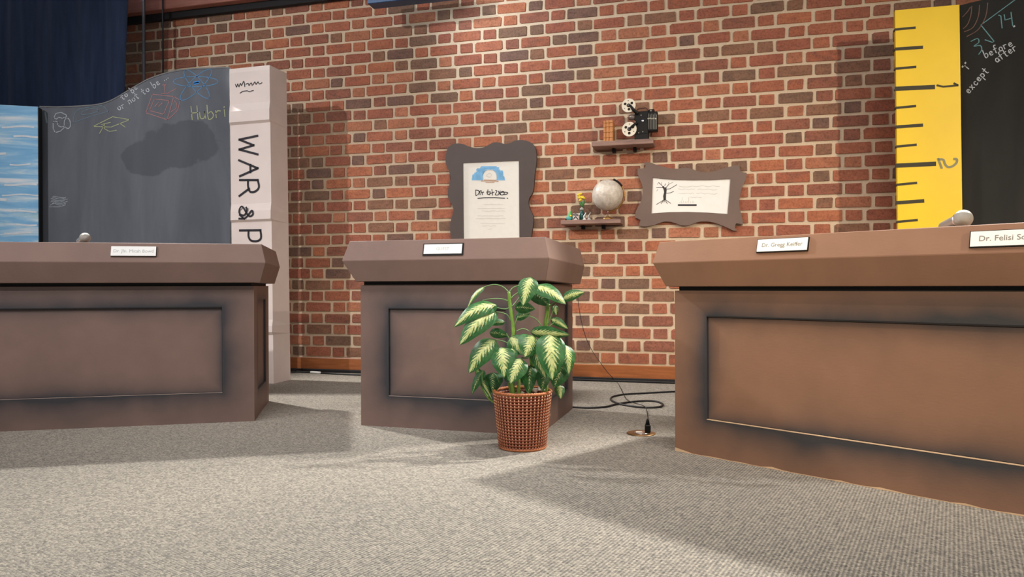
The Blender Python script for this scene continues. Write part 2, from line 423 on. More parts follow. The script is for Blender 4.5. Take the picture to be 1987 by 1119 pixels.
# ------------------------------------------------------------------ desks
def make_desk(name, label, loc, th, L0, L1, D, prof, ov_l, ov_r, ov_f, droop, rect, side=None, side_at=None, worn=False, rgb=BROWN):
    """rect = (u0,u1,z0,z1) of the sunken front panel; side = (w0,w1,z0,z1) of the side panel at u=side_at"""
    t = empty(name, loc, th); tag(t, label, 'desk')
    zb, zm, zt = prof; top = zb - .016; T = .014
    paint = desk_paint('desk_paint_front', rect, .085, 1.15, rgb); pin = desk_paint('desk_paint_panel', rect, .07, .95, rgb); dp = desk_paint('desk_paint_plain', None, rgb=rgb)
    s0 = L0 + (T if side and side_at == L0 else 0); s1 = L1 - (T if side and side_at == L1 else 0)
    box('body', s0, s1, T, D, 0, top, dp, t)
    u0, u1, z0, z1 = rect
    plate('front_frame', [(L0, 0), (L1, 0), (L1, top), (L0, top)], 0, T, paint, t, holes=[[(u0, z0), (u1, z0), (u1, z1), (u0, z1)]])
    plate('front_panel', [(u0 + .002, z0 + .002), (u1 - .002, z0 + .002), (u1 - .002, z1 - .004), (u0 + .002, z1 - .004)], T * .62, T + .004, pin, t)
    lip = CHIP if worn else plain('panel_lip_paint', (150, 134, 126), .6)
    box('panel_lip', u0, u1, -.0008, T * .6, z0 - (.0018 if worn else .0012), z0 + .0004, lip, t)
    box('panel_groove', u0, u1, -.0006, T * .6, z1 - .0008, z1 + .0038, BLACKMATT, t)
    if side:
        w0, w1, a0, a1 = side; x0, x1 = (L1 - T, L1) if side_at == L1 else (L0, L0 + T)
        sp = empty('side_wall', (0, 0, 0)); sp.parent = t; sp.location = (side_at, 0, 0); sp.rotation_euler = (0, 0, math.pi / 2 if side_at == L1 else -math.pi / 2)
        sg = 1 if side_at == L1 else -1
        rr = sorted((sg * w0, sg * w1)); ou = sorted((sg * T, sg * D))
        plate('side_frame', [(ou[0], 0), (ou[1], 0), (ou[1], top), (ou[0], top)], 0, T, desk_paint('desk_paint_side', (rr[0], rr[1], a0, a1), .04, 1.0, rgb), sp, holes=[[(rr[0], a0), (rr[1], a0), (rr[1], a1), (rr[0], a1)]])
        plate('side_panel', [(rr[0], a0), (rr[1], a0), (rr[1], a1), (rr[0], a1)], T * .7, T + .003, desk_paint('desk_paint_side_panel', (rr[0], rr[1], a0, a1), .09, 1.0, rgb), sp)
    box('neck', L0 + .012, L1 - .012, .012, D - .012, top, zb + .004, BLACKMATT, t)
    vs = []
    for i, z in enumerate(prof):
        ol, orr, of = ov_l[i], ov_r[i], ov_f[i]
        vs += [(L0 - ol, -of, z), (L1 + orr, -of, z), (L1 + orr, D + .01, z - droop), (L0 - ol, D + .01, z - droop)]
    fs = [(3, 2, 1, 0), (8, 9, 10, 11)]
    for r in (0, 4):
        for k in range(4): fs.append((r + k, r + (k + 1) % 4, r + 4 + (k + 1) % 4, r + 4 + k))
    bm = bmesh.new(); bv = [bm.verts.new(v) for v in vs]
    for f in fs: bm.faces.new([bv[i] for i in f])
    bmesh.ops.recalc_face_normals(bm, faces=bm.faces[:])
    bmesh.ops.bevel(bm, geom=bm.edges[:], offset=.0018, segments=1, affect='EDGES')
    bm_obj('desk_top', bm, dp, t)
    if worn:
        vs, fs = [], []; n = 60
        for i in range(n + 1):
            u = L0 + (L1 - L0) * i / n; hgt = .0025 + .006 * max(0, math.sin(i * 1.7) * math.sin(i * .37 + 1)) + (.012 if i < 1 else 0)
            vs += [(u, -.0012, 0.0005), (u, -.0012, hgt)]
        for i in range(n): fs.append((2 * i, 2 * i + 2, 2 * i + 3, 2 * i + 1))
        o = mesh_obj('worn_edge', vs, fs, CHIP, t); o['label'] = 'pale chipped bottom edge'
    return t

OV = ([.0323, .0609, .0393])
LEC = Frame((-.6838, 3.3137, 0), .290); LFT = Frame((-1.2259, 3.4272, 0), -.2189); RGT = Frame((.6286, 2.7857, 0), .8002)
# panel rectangles read on the front planes
a, b = LEC.uz(753.8, 598.7); c, d = LEC.uz(756.6, 767.6)
lec_rect = (a, .832 - a - .02, d, b)
lectern = make_desk('lectern_desk', 'narrow brown podium desk behind the potted plant', LEC.o, LEC.th, -.013, .832, .698, (.6611, .7547, .8439),
                    [.006, .061, .034], [.040, .062, .040], OV, .0155, lec_rect, side=(.12, .58, .12, .56), side_at=.832)
a, b = LFT.uz(430.8, 596); c, d = LFT.uz(433.7, 761)
left_desk = make_desk('panel_desk', 'long brown desk in front of the grey chalkboard and white book', LFT.o, LFT.th, -2.2, 0, .613, (.6575, .7507, .8391),
                      OV, OV, OV, .003, (-2.05, a, d, b), side=(.14, .47, .13, .57), side_at=0)
a, b = RGT.uz(1371, 614); c, d = RGT.uz(1378, 814)
right_desk = make_desk('panel_desk', 'long brown desk at the right with a pale worn bottom edge', RGT.o, RGT.th, 0, 2.35, .62, (.635, .7259, .8068),
                       [.020, .060, .043], OV, OV, .012, (a, 2.2, d, b), worn=True, rgb=(142, 106, 84))
def chip(desk, pts, y, th_side=False):
    o = mesh_obj('chip', pts, [tuple(range(len(pts)))], CHIP, desk); o['label'] = 'bare fibreboard chip in the paint'
chip(lectern, [(.8325, .004, .004), (.8325, .035, .004), (.8325, .03, .026), (.8325, .006, .034)], 0)
chip(lectern, [(.8325, .20, .05), (.8325, .212, .05), (.8325, .208, .062)], 0)

# name plates lying on the sloping fronts of the desk tops
def name_plate(desk_frame, prof, ov, pts, text, label, rim, tcol, tsize=.35, txt_u=0.0):
    F = desk_frame; zm, zt = prof[1], prof[2]; s = Vector((0, ov[1] - ov[2], zt - zm)); s.normalize()
    n_loc = Vector((0, -s.z, s.y)); nW = (F.a * n_loc.x + F.b * n_loc.y + Vector((0, 0, n_loc.z)))
    sW = F.b * s.y + Vector((0, 0, s.z)); p0 = F.o - F.b * ov[1] + Vector((0, 0, zm))
    P = [hit(x, y, p0, nW) for x, y in pts]; c = sum(P, Vector()) / 4
    wd = ((P[1] - P[0]).length + (P[2] - P[3]).length) / 2; hg = ((P[3] - P[0]).length + (P[2] - P[1]).length) / 2
    t = bpy.data.objects.new('name_plate', None); COL.objects.link(t); t.empty_display_size = .05
    t.matrix_world = Matrix.Translation(c + nW * .0015) @ Matrix((F.a, -nW, sW)).transposed().to_4x4()
    tag(t, label, 'name plate', 'name plates on the desks')
    # local: x along, y into the desk, z up the slope
    box('holder', -wd / 2 - rim, wd / 2 + rim, -.004, .0005, -hg / 2 - rim, hg / 2 + rim * .8, BLACK, t)
    box('card', -wd / 2, wd / 2, -.0065, -.0035, -hg / 2, hg / 2, WHITE, t)
    text_mesh('lettering', text, hg * tsize * 1.3, tcol, t, (txt_u * wd, -.0068, 0), (math.pi / 2, 0, 0))
    return t
T1 = plain('plate_text_faint', (184, 190, 186), .7); T2 = plain('plate_text', (128, 124, 116), .7)
name_plate(LFT, (.6575, .7507, .8391), OV, [(217, 478), (304, 479.5), (303, 497), (215.5, 497)], 'Dr. Jfn. Micah Bowd', 'white name card on the long desk by the grey chalkboard', .0012, T1, .36)
name_plate(LEC, (.6611, .7547, .8439), OV, [(825, 475), (898, 474), (896.5, 492.5), (823, 493)], 'GUEST', 'black-rimmed name card on the podium behind the plant', .006, T1, .36)
name_plate(RGT, (.635, .7259, .8068), OV, [(1472, 467), (1569, 461), (1568, 486), (1471, 489)], 'Dr. Gregg Keiffer', 'name card on the right desk nearer its left end', .003, T2, .36)
name_plate(RGT, (.635, .7259, .8068), OV, [(1885.5, 451), (2062, 443), (2061, 474), (1883.5, 479.5)], 'Dr. Felisi Sorgwell', 'name card cut off by the right edge of the picture', .003, T2, .40)

# ------------------------------------------------------------------ flats behind the left desk
FONT = {
 'a': [[(.45, .45), (.2, .5), (.05, .25), (.2, 0), (.42, .15), (.45, .45), (.5, 0)]], 'b': [[(.05, 1), (.05, 0), (.33, .0), (.45, .25), (.3, .5), (.05, .35)]],
 'c': [[(.42, .42), (.2, .5), (.05, .25), (.2, 0), (.45, .08)]], 'e': [[(.05, .27), (.42, .3), (.3, .5), (.1, .42), (.05, .2), (.2, 0), (.45, .08)]],
 'f': [[(.45, .95), (.28, 1), (.2, .8), (.2, 0)], [(.02, .5), (.42, .55)]], 'i': [[(.1, .5), (.1, 0)], [(.1, .68), (.12, .74)]],
 'n': [[(.05, .5), (.05, 0)], [(.05, .35), (.25, .5), (.4, .4), (.42, 0)]], 'o': [[(.25, .5), (.07, .4), (.05, .15), (.22, 0), (.42, .12), (.43, .38), (.25, .5)]],
 'p': [[(.05, .5), (.05, -.4)], [(.05, .4), (.3, .5), (.45, .25), (.3, 0), (.05, .1)]], 'r': [[(.05, .5), (.05, 0)], [(.05, .3), (.2, .48), (.4, .45)]],
 's': [[(.4, .45), (.15, .48), (.1, .3), (.38, .2), (.35, .02), (.05, .03)]], 't': [[(.2, .9), (.2, .1), (.35, 0)], [(.0, .58), (.42, .62)]],
 'u': [[(.05, .5), (.07, .1), (.2, 0), (.38, .1), (.42, .5)], [(.42, .5), (.46, 0)]], 'x': [[(.05, .5), (.42, 0)], [(.42, .5), (.05, 0)]],
 'H': [[(.05, 1), (.05, 0)], [(.5, 1), (.48, 0)], [(.05, .5), (.5, .5)]], '"': [[(.08, 1), (.06, .85)], [(.22, 1), (.2, .85)]], '.': [[(.08, 0), (.11, .04)]],
 '1': [[(.1, .8), (.25, 1), (.25, 0)]], '4': [[(.12, 1), (.05, .45), (.5, .5)], [(.42, .85), (.4, 0)]], '3': [[(.05, .95), (.4, 1), (.18, .6), (.45, .35), (.3, 0), (.02, .1)]],
}
def hand(text, x, y, size, ang=0.0, sp=.58, wob=0.0):
    """handwriting as polylines in the photo's frame: start of the baseline, letter height, angle (up to the right)"""
    out = []; cx = 0.0; ca, sa = math.cos(ang), math.sin(ang)
    for ch in text:
        if ch == ' ': cx += sp * .8; continue
        dy = rnd.uniform(-wob, wob)
        for poly in FONT[ch]:
            pl = spline([(px + cx, py + dy, 0) for px, py in poly], 4) if len(poly) > 2 else [Vector((px + cx, py + dy, 0)) for px, py in poly]
            out.append([(x + (q.x * ca - q.y * sa) * size, y - (q.x * sa + q.y * ca) * size) for q in pl])
        cx += sp * (.5 if ch in 'i".1' else 1)
    return out
def curve2(pts, n=6, closed=False): return [(p.x, p.y) for p in spline([(a, b, 0) for a, b in pts], n, closed)] + ([pts[0]] if closed else [])

# grey chalkboard with a wavy top, standing free behind the left desk
BYD = 4.90
bo = atY(78, 554, BYD); bo.z = 0
CB = Frame(bo, 0.0)
top_px = [(77, 207), (110, 207.5), (143, 206.5), (165, 205), (183, 203.5), (205, 199), (225, 190), (245, 178), (265, 166), (285, 155), (305, 147), (325, 141), (350, 136), (375, 133.5), (400, 132.5), (425, 131.5), (444.5, 131)]
top = curve2(CB.poly(top_px), 3)
chalk = empty('chalkboard', bo); tag(chalk, 'grey chalkboard with a wavy top and coloured chalk drawings beside the white book', 'chalkboard')
outl = [(top[0][0], 0), (top[-1][0], 0)] + top[::-1]
P = lambda x, y: CB.uz(x, y)
sm = [P(345, 285), P(375, 270), P(285, 300), P(300, 325)]
px_m = BYD / FPX
smudge = [(P(350, 280)[0], P(350, 280)[1], 68 * px_m, 42 * px_m), (P(280, 305)[0], P(280, 305)[1], 46 * px_m, 34 * px_m), (P(392, 275)[0], P(392, 275)[1], 26 * px_m, 38 * px_m)]
plate('board', outl, 0, .035, mk_board('chalkboard_grey', (84, 90, 98), (108, 114, 122), smudge), chalk)
rim = [(u, z) for u, z in top]
vs, fs = [], []
for i, (u, z) in enumerate(top): vs += [(u, -.003, z - .004), (u, -.003, z + .004), (u, .037, z + .004)]
for i in range(len(top) - 1):
    a = 3 * i; fs += [(a, a + 3, a + 4, a + 1), (a + 1, a + 4, a + 5, a + 2)]
mesh_obj('edge_strip', vs, fs, plain('board_edge', (120, 122, 122), .7), chalk)
def chalkpart(frame, parent, name, polys, wpx, mat, y=0.0):
    return strokes(name, [[frame.uz(x, yy) for x, yy in pl] for pl in polys], wpx * px_m, y, mat, parent)
Z = lambda pts, x0=0, y0=0, s=3.497: [(x0 + x / s, y0 + y / s) for x, y in pts]
# three-arrow ring
chalkpart(CB, chalk, 'chalk_drawing', [Z([(365, 800), (380, 770), (415, 762), (450, 780), (455, 800)]), Z([(365, 800), (385, 808), (400, 795), (430, 805), (440, 790), (455, 800)]), Z([(362, 830), (372, 820), (395, 830), (390, 850), (415, 862), (440, 855)]),
          Z([(362, 830), (362, 870), (375, 900), (410, 890), (440, 862)]), curve2(Z([(455, 800), (475, 820), (478, 855), (462, 872), (440, 855), (438, 820)]), 4, True)], 1.7, CHALKG)
# set square
chalkpart(CB, chalk, 'chalk_drawing', [curve2(Z([(497, 832), (505, 780), (530, 745), (600, 728), (700, 715)]), 4), Z([(700, 715), (735, 755), (600, 795), (497, 832)]), curve2(Z([(550, 780), (570, 750), (640, 735), (668, 750), (620, 770), (550, 780)]), 3)], 1.1, plain('chalk_faint', (108, 132, 146), .95, var=.2, scale=200))
# mortarboard cap
chalkpart(CB, chalk, 'chalk_drawing', [Z([(632, 858), (765, 792), (880, 812), (755, 862), (632, 858)]), Z([(700, 850), (712, 875), (745, 892), (790, 884)]), Z([(815, 838), (850, 862)]), Z([(712, 845), (690, 880), (676, 906)]), Z([(690, 845), (750, 830)])], 1.3, CHALKY)
# television
chalkpart(CB, chalk, 'chalk_drawing', [Z([(990, 765), (1035, 640), (1180, 655), (1135, 812), (990, 765)]), Z([(1015, 750), (1048, 672), (1150, 682), (1110, 775), (1015, 750)]), Z([(1180, 655), (1222, 680), (1208, 745), (1165, 790), (1135, 812)]), Z([(1185, 685), (1200, 700), (1195, 735), (1160, 760)]),
          Z([(1120, 632), (1115, 572)]), Z([(1095, 635), (1140, 632), (1195, 602)]), Z([(1105, 578), (1118, 568), (1126, 580)]), Z([(1050, 725), (1075, 695)]), Z([(1075, 722), (1100, 700)])], 1.3, CHALKP)
# atom
def ell(cx, cy, rx, ry, ang, n=26):
    return [(cx + math.cos(ang) * rx * math.cos(t) - math.sin(ang) * ry * math.sin(t), cy + math.sin(ang) * rx * math.cos(t) + math.cos(ang) * ry * math.sin(t)) for t in [2 * math.pi * k / n for k in range(n + 1)]]
chalkpart(CB, chalk, 'chalk_drawing', [Z(ell(1328, 553, 152, 34, 0)), Z(ell(1335, 570, 125, 38, .85)), Z(ell(1330, 575, 145, 40, -.78)), ], 1.2, CHALKB)
chalkpart(CB, chalk, 'chalk_drawing', [Z([(1322, 568), (1345, 562)]), Z([(1318, 560), (1350, 555)])], 4.0, plain('chalk_bright_blue', (70, 150, 226), .9))
chalkpart(CB, chalk, 'chalk_lettering', hand('to be', 238, 194, 12, .64, .68, .05), 1.5, CHALKW)
adv = 0.0
for wd_ in ('or', 'not', 'to', 'be', '...'):
    chalkpart(CB, chalk, 'chalk_lettering', hand(wd_, 231 + adv * math.cos(.58), 215 - adv * math.sin(.58), 13, .58, .66, .05), 1.5, CHALKW); adv += 13 * .66 * (len(wd_) + .8)
chalkpart(CB, chalk, 'chalk_lettering', hand('Hubri', 372, 233, 26, .10, .60, .03), 1.7, CHALKY)
chalkpart(CB, chalk, 'chalk_lettering', [Z([(300 + 8, 765), (318, 830)], 0, 0)], 3.0, plain('chalk_smear', (140, 160, 168), .95))
zz = []
for k in range(7):
    zz.append(curve2([(96 + rnd.uniform(0, 6), 382 + k * 3.2), (106, 379 + k * 3.4 + rnd.uniform(-2, 2)), (116, 383 + k * 3), (127 + rnd.uniform(-3, 7), 381 + k * 3 + rnd.uniform(-3, 3))], 3))
chalkpart(CB, chalk, 'chalk_drawing', zz, 1.0, CHALKG)

# blue panel painted as water, angled like the left desk
wo = atY(75.5, 554, BYD - .06); wo.z = 0
WT = Frame(wo, -.2189)
water = empty('water_panel', wo, -.2189); tag(water, 'light blue panel painted with white wave strokes at the left edge', 'panel')
zt_ = WT.uz(75, 207)[1]; zl = WT.uz(0, 203)[1]
plate('panel', [(-1.3, 0), (0, 0), (0, zt_), (-.27, zl), (-1.3, zl)], 0, .03, mk_water(), water)
box('edge', 0, .006, -.002, .05, 0, zt_ - .005, BLACKMATT, water)
for (yy, xw, xo, wpx) in ((297, 16, 0, 3), (388, 17, 0, 3.6), (436, 40, 30, 2.4), (319, 38, 20, 2.0), (265, 45, 28, 2.6), (246, 60, 5, 2.4), (452, 50, 10, 2.2), (358, 60, 10, 2.6), (378, 70, 5, 1.8), (410, 50, 20, 2.2)):
    strokes('wave_stroke', [[WT.uz(x, yy + math.sin(x * .09 + yy) * 1.2) for x in [xo + xw * k / 8 - (6 if xo == 0 else 0) for k in range(9)]]], wpx * 1.4 * px_m, 0, plain('wave_paint', (226, 236, 242), .6), water)

# giant white book spine
bk = hit(531, 744, (0, 0, 0), Vector((0, 0, 1))); BKF = Frame(bk, TH)
book = empty('book_prop', bk, TH); book.rotation_euler = (0, -.010, -TH)
tag(book, 'giant off-white book spine lettered in black at the end of the chalkboard', 'book prop')
def bk_uz(x, y):
    u, z = BKF.uz(x, y); r = .010       # undo the prop's small lean
    return u + r * z, z - r * u
zTop = bk_uz(520, 126)[1]; wB = -bk_uz(445, 131)[0]; DB = .20
book_mat = plain('book_paint', (238, 226, 218), .7, var=.05, scale=4, bump=.15)
bands = [(bk_uz(480, 215)[1], bk_uz(480, 240)[1]), (bk_uz(480, 410)[1], bk_uz(480, 430)[1])]
prof = [(zTop, -.012), (zTop - .02, 0)]
zs = [(zTop, .004), (zTop - .03, 0)]
for hi, lo in bands: zs += [(hi + .05, 0), (hi, -.016), (lo + .012, -.020), (lo - .002, 0), (lo - .04, 0)]
zs += [(.42, 0), (.38, -.016), (.34, -.018), (.32, 0), (0, 0)]
vs, fs = [], []
for z, y in zs: vs += [(-wB - y * .4, y, z), (-y * .3, y, z), (.0, DB, z), (-wB, DB, z)]
for i in range(len(zs) - 1):
    a = 4 * i
    for k in range(4): fs.append((a + k, a + 4 + k, a + 4 + (k + 1) % 4, a + (k + 1) % 4))
fs += [(0, 1, 2, 3), tuple(4 * (len(zs) - 1) + k for k in (3, 2, 1, 0))]
bm = bmesh.new(); bv = [bm.verts.new(v) for v in vs]
for f in fs: bm.faces.new([bv[i] for i in f])
bm_obj('spine', bm, book_mat, book)
def bkpart(name, polys, wpx, mat=INK): return strokes(name, [[bk_uz(x, y) for x, y in pl] for pl in polys], wpx * px_m, -.001, mat, book)
Z2 = lambda pts: [(x / 3.497, 180 + y / 3.497) for x, y in pts]
L_W = [Z2([(1748, 292), (1625, 318), (1722, 356), (1625, 385), (1750, 418)])]
L_A = [Z2([(1622, 458), (1750, 512), (1628, 566)]), Z2([(1700, 488), (1700, 540)])]
L_R = [Z2([(1628, 592), (1750, 592)]), curve2(Z2([(1750, 592), (1758, 640), (1735, 668), (1700, 672), (1685, 640), (1684, 596)]), 4), Z2([(1692, 650), (1625, 700)])]
L_E = [curve2(Z2([(1636, 855), (1680, 850), (1722, 800), (1728, 828), (1700, 836), (1660, 775), (1640, 790), (1640, 822), (1672, 832), (1690, 795), (1685, 780)]), 4), Z2([(1640, 830), (1672, 858)])]
L_P = [Z2([(1628, 934), (1770, 932)]), curve2(Z2([(1768, 932), (1772, 985), (1745, 1006), (1705, 1002), (1688, 975), (1688, 936)]), 4)]
for nm in (L_W, L_A, L_R, L_P): bkpart('letter', nm, 4.2)
strokes('letter', [[bk_uz(x, y) for x, y in pl] for pl in L_E], 3.4 * px_m, -.0215, INK, book)
sig = [curve2(Z([(1598, 572), (1606, 590), (1614, 570), (1622, 588), (1632, 566), (1640, 580), (1655, 552), (1662, 588)]), 3), curve2(Z([(1668, 572), (1685, 566), (1690, 580), (1705, 562), (1712, 580)]), 3), curve2(Z([(1718, 575), (1730, 556), (1738, 572), (1752, 556), (1760, 570), (1778, 562)]), 3), curve2(Z([(1630, 632), (1650, 620), (1680, 616)]), 3), Z([(1684, 620), (1700, 622)]), Z([(1704, 618), (1720, 614)])]
bkpart('signature', sig, 1.5)

# navy drape hanging behind the chalkboard
dr = atY(246, 100, 5.36); drape = empty('stage_drape', (dr.x, dr.y, 0)); tag(drape, 'dark navy stage drape hanging above the chalkboard at the left', 'curtain')
vs, fs = [], []; nu, nz = 150, 14; DW = 2.4
for j in range(nz + 1):
    z = .02 + 3.6 * j / nz
    for i in range(nu + 1):
        u = -DW * i / nu; amp = .014 * (1 - .35 * j / nz)
        edge = (.03 * math.sin(z * 1.6 + 2.2) if i < 8 else 0) * (1 - i / 8 if i < 8 else 0)
        vs.append((u + edge, amp * math.sin(u * 26 + .6 * math.sin(u * 7 + z * .4)) + .004 * math.sin(u * 61), z))
for j in range(nz):
    for i in range(nu):
        a = j * (nu + 1) + i; fs.append((a, a + nu + 1, a + nu + 2, a + 1))
o = mesh_obj('cloth', vs, fs, mk_curtain(), drape, True); sd = o.modifiers.new('thickness', 'SOLIDIFY'); sd.thickness = .006
tube('curtain_track', [(-DW - .05, 0, 3.63), (.06, 0, 3.63)], .02, BLACK, drape)

# pole and thin wire hanging in front of the bricks beside the drape
for (xa, xb, off, r, nm, lb, ct, mt) in ((281, 279.5, .30, .011, 'metal_pole', 'slim dark metal pole rising behind the chalkboard beside the drape', 'pole', plain('pole_metal', (92, 92, 98), .3, .8)),
                                   (315, 316.5, .13, .006, 'hanging_wire', 'thin black wire hanging down the bricks just right of the pole', 'wire', RUBBER)):
    u1, z1 = WALL.uz(xb, 160, off); p = wpos(u1, off, 0)
    e = empty(nm, (p.x, p.y, 0), TH); tag(e, lb, ct)
    tube('tube' if r > .008 else 'strand', [(0, 0, .004 if r > .008 else .3), (0, 0, 3.3)], r, mt, e)
    if r > .008: lathe('foot', [(.13, 0), (.13, .008), (.02, .02), (.014, .05)], BLACK, e)
    else: box('clip', -.01, .01, -.01, .022, 3.1, 3.14, BLACK, e)

# ------------------------------------------------------------------ ruler and black chalkboard at the right
ROFF = .42
RU = Frame(wpos(0, ROFF, 0), TH)
ul, ztl = RU.uz(1737.5, 20); ur, ztr = RU.uz(1862, 9)
ro = RU.o + RU.a * ul
RUF = Frame((ro.x, ro.y, 0), TH)
ruler = empty('ruler_prop', (ro.x, ro.y, 0), TH); tag(ruler, 'giant yellow ruler prop with dark tick marks beside the black chalkboard', 'ruler prop')
lean = .012; ruler.rotation_euler = (0, -lean, -TH)
def ru_uz(x, y): u, z = RUF.uz(x, y); return u + lean * z, z - lean * u
wl = ru_uz(1737.5, 20); wr = ru_uz(1862, 9); wl2 = ru_uz(1742, 440); wr2 = ru_uz(1867, 420)
YEL = plain('yellow_paint', (250, 210, 8), .45, var=.05, scale=3)
xl, xr = (wl[0] + wl2[0]) / 2, (wr[0] + wr2[0]) / 2
plate('blade', [(xl, 0), (xr, 0), (xr, wr[1]), (xl, wl[1])], 0, .03, YEL, ruler)
TICK = plain('tick_paint', (62, 58, 40), .7)
ticks = [(55, 425, 0, 3), (93, 458, 0, 4), (131, 428, 0, 3), (170, 512, 0, 5.5), (207, 427, 0, 3), (244, 458, 0, 4), (282, 430, 0, 3), (319, 517, 0, 5.5), (356, 432, 0, 3), (391, 463, 0, 4.5), (428, 435, 0, 3)]
for y, xe, _, wpx in ticks:
    xe = 1600 + xe / 2.432; p = ru_uz(1738 + (y - 20) * .011, y + 2.2); q = ru_uz(xe, y - 1.2)
    strokes('tick_mark', [[(p[0] - .0005, p[1]), q]], wpx * 6.0 / FPX, 0, TICK, ruler)
    box('notch', xl - .004, xl + .012, -.0015, .0315, p[1] - .006, p[1] + .004, TICK, ruler)
Z8 = lambda pts: [(1600 + x / 2.432, y / 2.432) for x, y in pts]
strokes('numeral', [[ru_uz(*q) for q in Z8([(532, 403), (560, 409), (628, 403)])], [ru_uz(*q) for q in Z8([(612, 394), (626, 401)])]], 3.6 * 4.0 / FPX, 0, plain('numeral_dark', (70, 64, 36), .7), ruler)
strokes('numeral', [[ru_uz(*q) for q in Z8([(536, 750), (552, 792)])], [ru_uz(*q) for q in curve2(Z8([(540, 752), (560, 754), (568, 774), (582, 788), (604, 784), (622, 768), (624, 752), (612, 750)]), 5)]], 4.2 * 4.0 / FPX, 0, plain('numeral_grey', (150, 146, 110), .7), ruler)

rb = hit(1858, 250, RU.o + RU.b * .06, RU.b); RBF = Frame((rb.x, rb.y, 0), .80)
rboard = empty('chalkboard', (rb.x, rb.y, 0), .80); tag(rboard, 'black chalkboard with a square root sum beside the yellow ruler', 'chalkboard')
a = RBF.uz(1864, 10); b = RBF.uz(1905, 0)
sl = (b[1] - a[1]) / (b[0] - a[0])
plate('board', [(0, 0), (1.5, 0), (1.5, a[1] + sl * .3 + .0), (.5, a[1] + sl * .3), (0, a[1])], 0, .03, mk_board('chalkboard_black', (34, 34, 32), (50, 50, 46)), rboard)
rp = lambda name, polys, wpx, mat: strokes(name, [[RBF.uz(x, y) for x, y in pl] for pl in polys], wpx * 3.8 / FPX, 0, mat, rboard)
rp('chalk_drawing', [curve2(Z8([(655, 135), (675, 115), (690, 75), (695, 30)]), 4), curve2(Z8([(660, 150), (700, 130), (725, 80), (732, 25)]), 4), curve2(Z8([(672, 172), (725, 140), (760, 80), (770, 15)]), 4), Z8([(652, 80), (675, 55), (688, 35)])], 1.6, plain('chalk_dull_pink', (128, 100, 92), .95, var=.2))
CT = plain('chalk_teal', (112, 160, 166), .95, var=.3, scale=200)
rp('chalk_lettering', [curve2(Z8([(692, 195), (722, 182), (728, 200), (705, 218), (735, 215), (742, 235), (728, 256)]), 4), Z8([(758, 188), (792, 200), (800, 195), (738, 118), (905, -5)])] + [Z8([(822, 72), (832, 75), (838, 132)]), Z8([(848, 70), (852, 95), (885, 85)]), Z8([(880, 58), (888, 122)])], 1.7, CT)
for tx, x_, y_, sz_, an_ in (('"i"', 1876, 138, 13, .9), ('before', 1912, 112, 15, .42), ('after', 1934, 122, 15, .58), ('except', 1880, 182, 15, .84), ('"', 1972, 62, 12, .5)):
    rp('chalk_lettering', hand(tx, x_, y_, sz_, an_, .68, .04), 1.7, CHALKW)

# ------------------------------------------------------------------ microphones on the desks
def microphone(head, tail, frame, zt, label, r=.026):
    """head centre, end of the handle; clip and small desk stand behind the desk edge"""
    t = empty('microphone', (head.x, head.y, zt)); tag(t, label, 'microphone')
    base = Vector((head.x, head.y, zt)); d = (tail - head).normalized(); q = d.to_track_quat('Z', 'Y').to_matrix().to_4x4()
    def part(name, prof, mat, seg=24):
        o = lathe(name, prof, mat, t, seg); o.matrix_parent_inverse = Matrix(); o.location = head - base; o.rotation_euler = q.to_euler(); return o
    part('grille', [(r * math.cos(a), -r * math.sin(a)) for a in [math.pi / 2 - k * math.pi / 18 for k in range(0, 13)]] + [(r * .78, r * .75)], SILVERMESH)
    part('ring', [(r * .80, r * .72), (r * .84, r * .76), (r * .84, r * 1.0), (r * .78, r * 1.05)], CHROME)
    part('handle', [(r * .78, r * 1.03), (r * .70, r * 1.6), (r * .50, r * 5.3), (r * .44, r * 5.5)], plain('microphone_body', (142, 140, 136), .3, .3))
    mid = head - base + d * r * 3.6
    st = tube('rest', [(mid.x, mid.y, .004), (mid.x, mid.y, mid.z * .5), (mid.x, mid.y, mid.z)], .007, BLACK, t)
    lathe('rest_base', [(.03, 0), (.03, .003), (.01, .006)], BLACK, t, origin=(mid.x, mid.y, 0))
    return t
def behind(frame, x, y, w):
    return hit(x, y, frame.o + frame.b * w, frame.b)
microphone(atY(165, 461.5, 3.35), atY(147.5, 471, 3.49), LFT, .8391, 'silver microphone on the left desk in front of the chalkboard', .024)
microphone(atY(1869, 424, 2.17), atY(1832, 437.8, 2.30), RGT, .8068 - .002, 'silver microphone on the right desk in front of the ruler', .0265)

# ------------------------------------------------------------------ framed certificates on the bricks
FOFF = .035
def wall_thing(name, u, z, label, cat, group=None, off=0.0):
    p = wpos(u, off, z); e = empty(name, p, TH); tag(e, label, cat, group); return e
Z7 = lambda pts: [(860 + x / 5.085, 260 + y / 5.085) for x, y in pts]
f1 = Z7([(30, 190), (45, 140), (85, 105), (140, 92), (200, 100), (260, 125), (330, 138), (400, 130), (450, 105), (500, 82), (560, 85), (610, 98), (660, 88), (710, 65), (770, 57), (830, 68), (880, 95), (910, 145), (920, 210), (918, 290), (905, 370), (898, 450), (892, 530), (875, 590), (850, 630), (842, 680), (855, 740), (880, 790), (890, 840), (885, 900), (875, 960), (870, 1030), (880, 1090), (900, 1150), (890, 1220), (850, 1260),
         (780, 1275), (700, 1260), (620, 1240), (540, 1262), (470, 1275), (400, 1250), (330, 1240), (250, 1268), (170, 1285), (100, 1260), (70, 1200), (72, 1110), (75, 1030), (68, 950), (70, 880), (85, 820), (100, 760), (95, 720), (65, 660), (45, 610), (50, 540), (65, 480), (70, 420), (55, 360), (30, 300), (22, 250)])
fu, fz = WALL.uz(950, 500, FOFF)
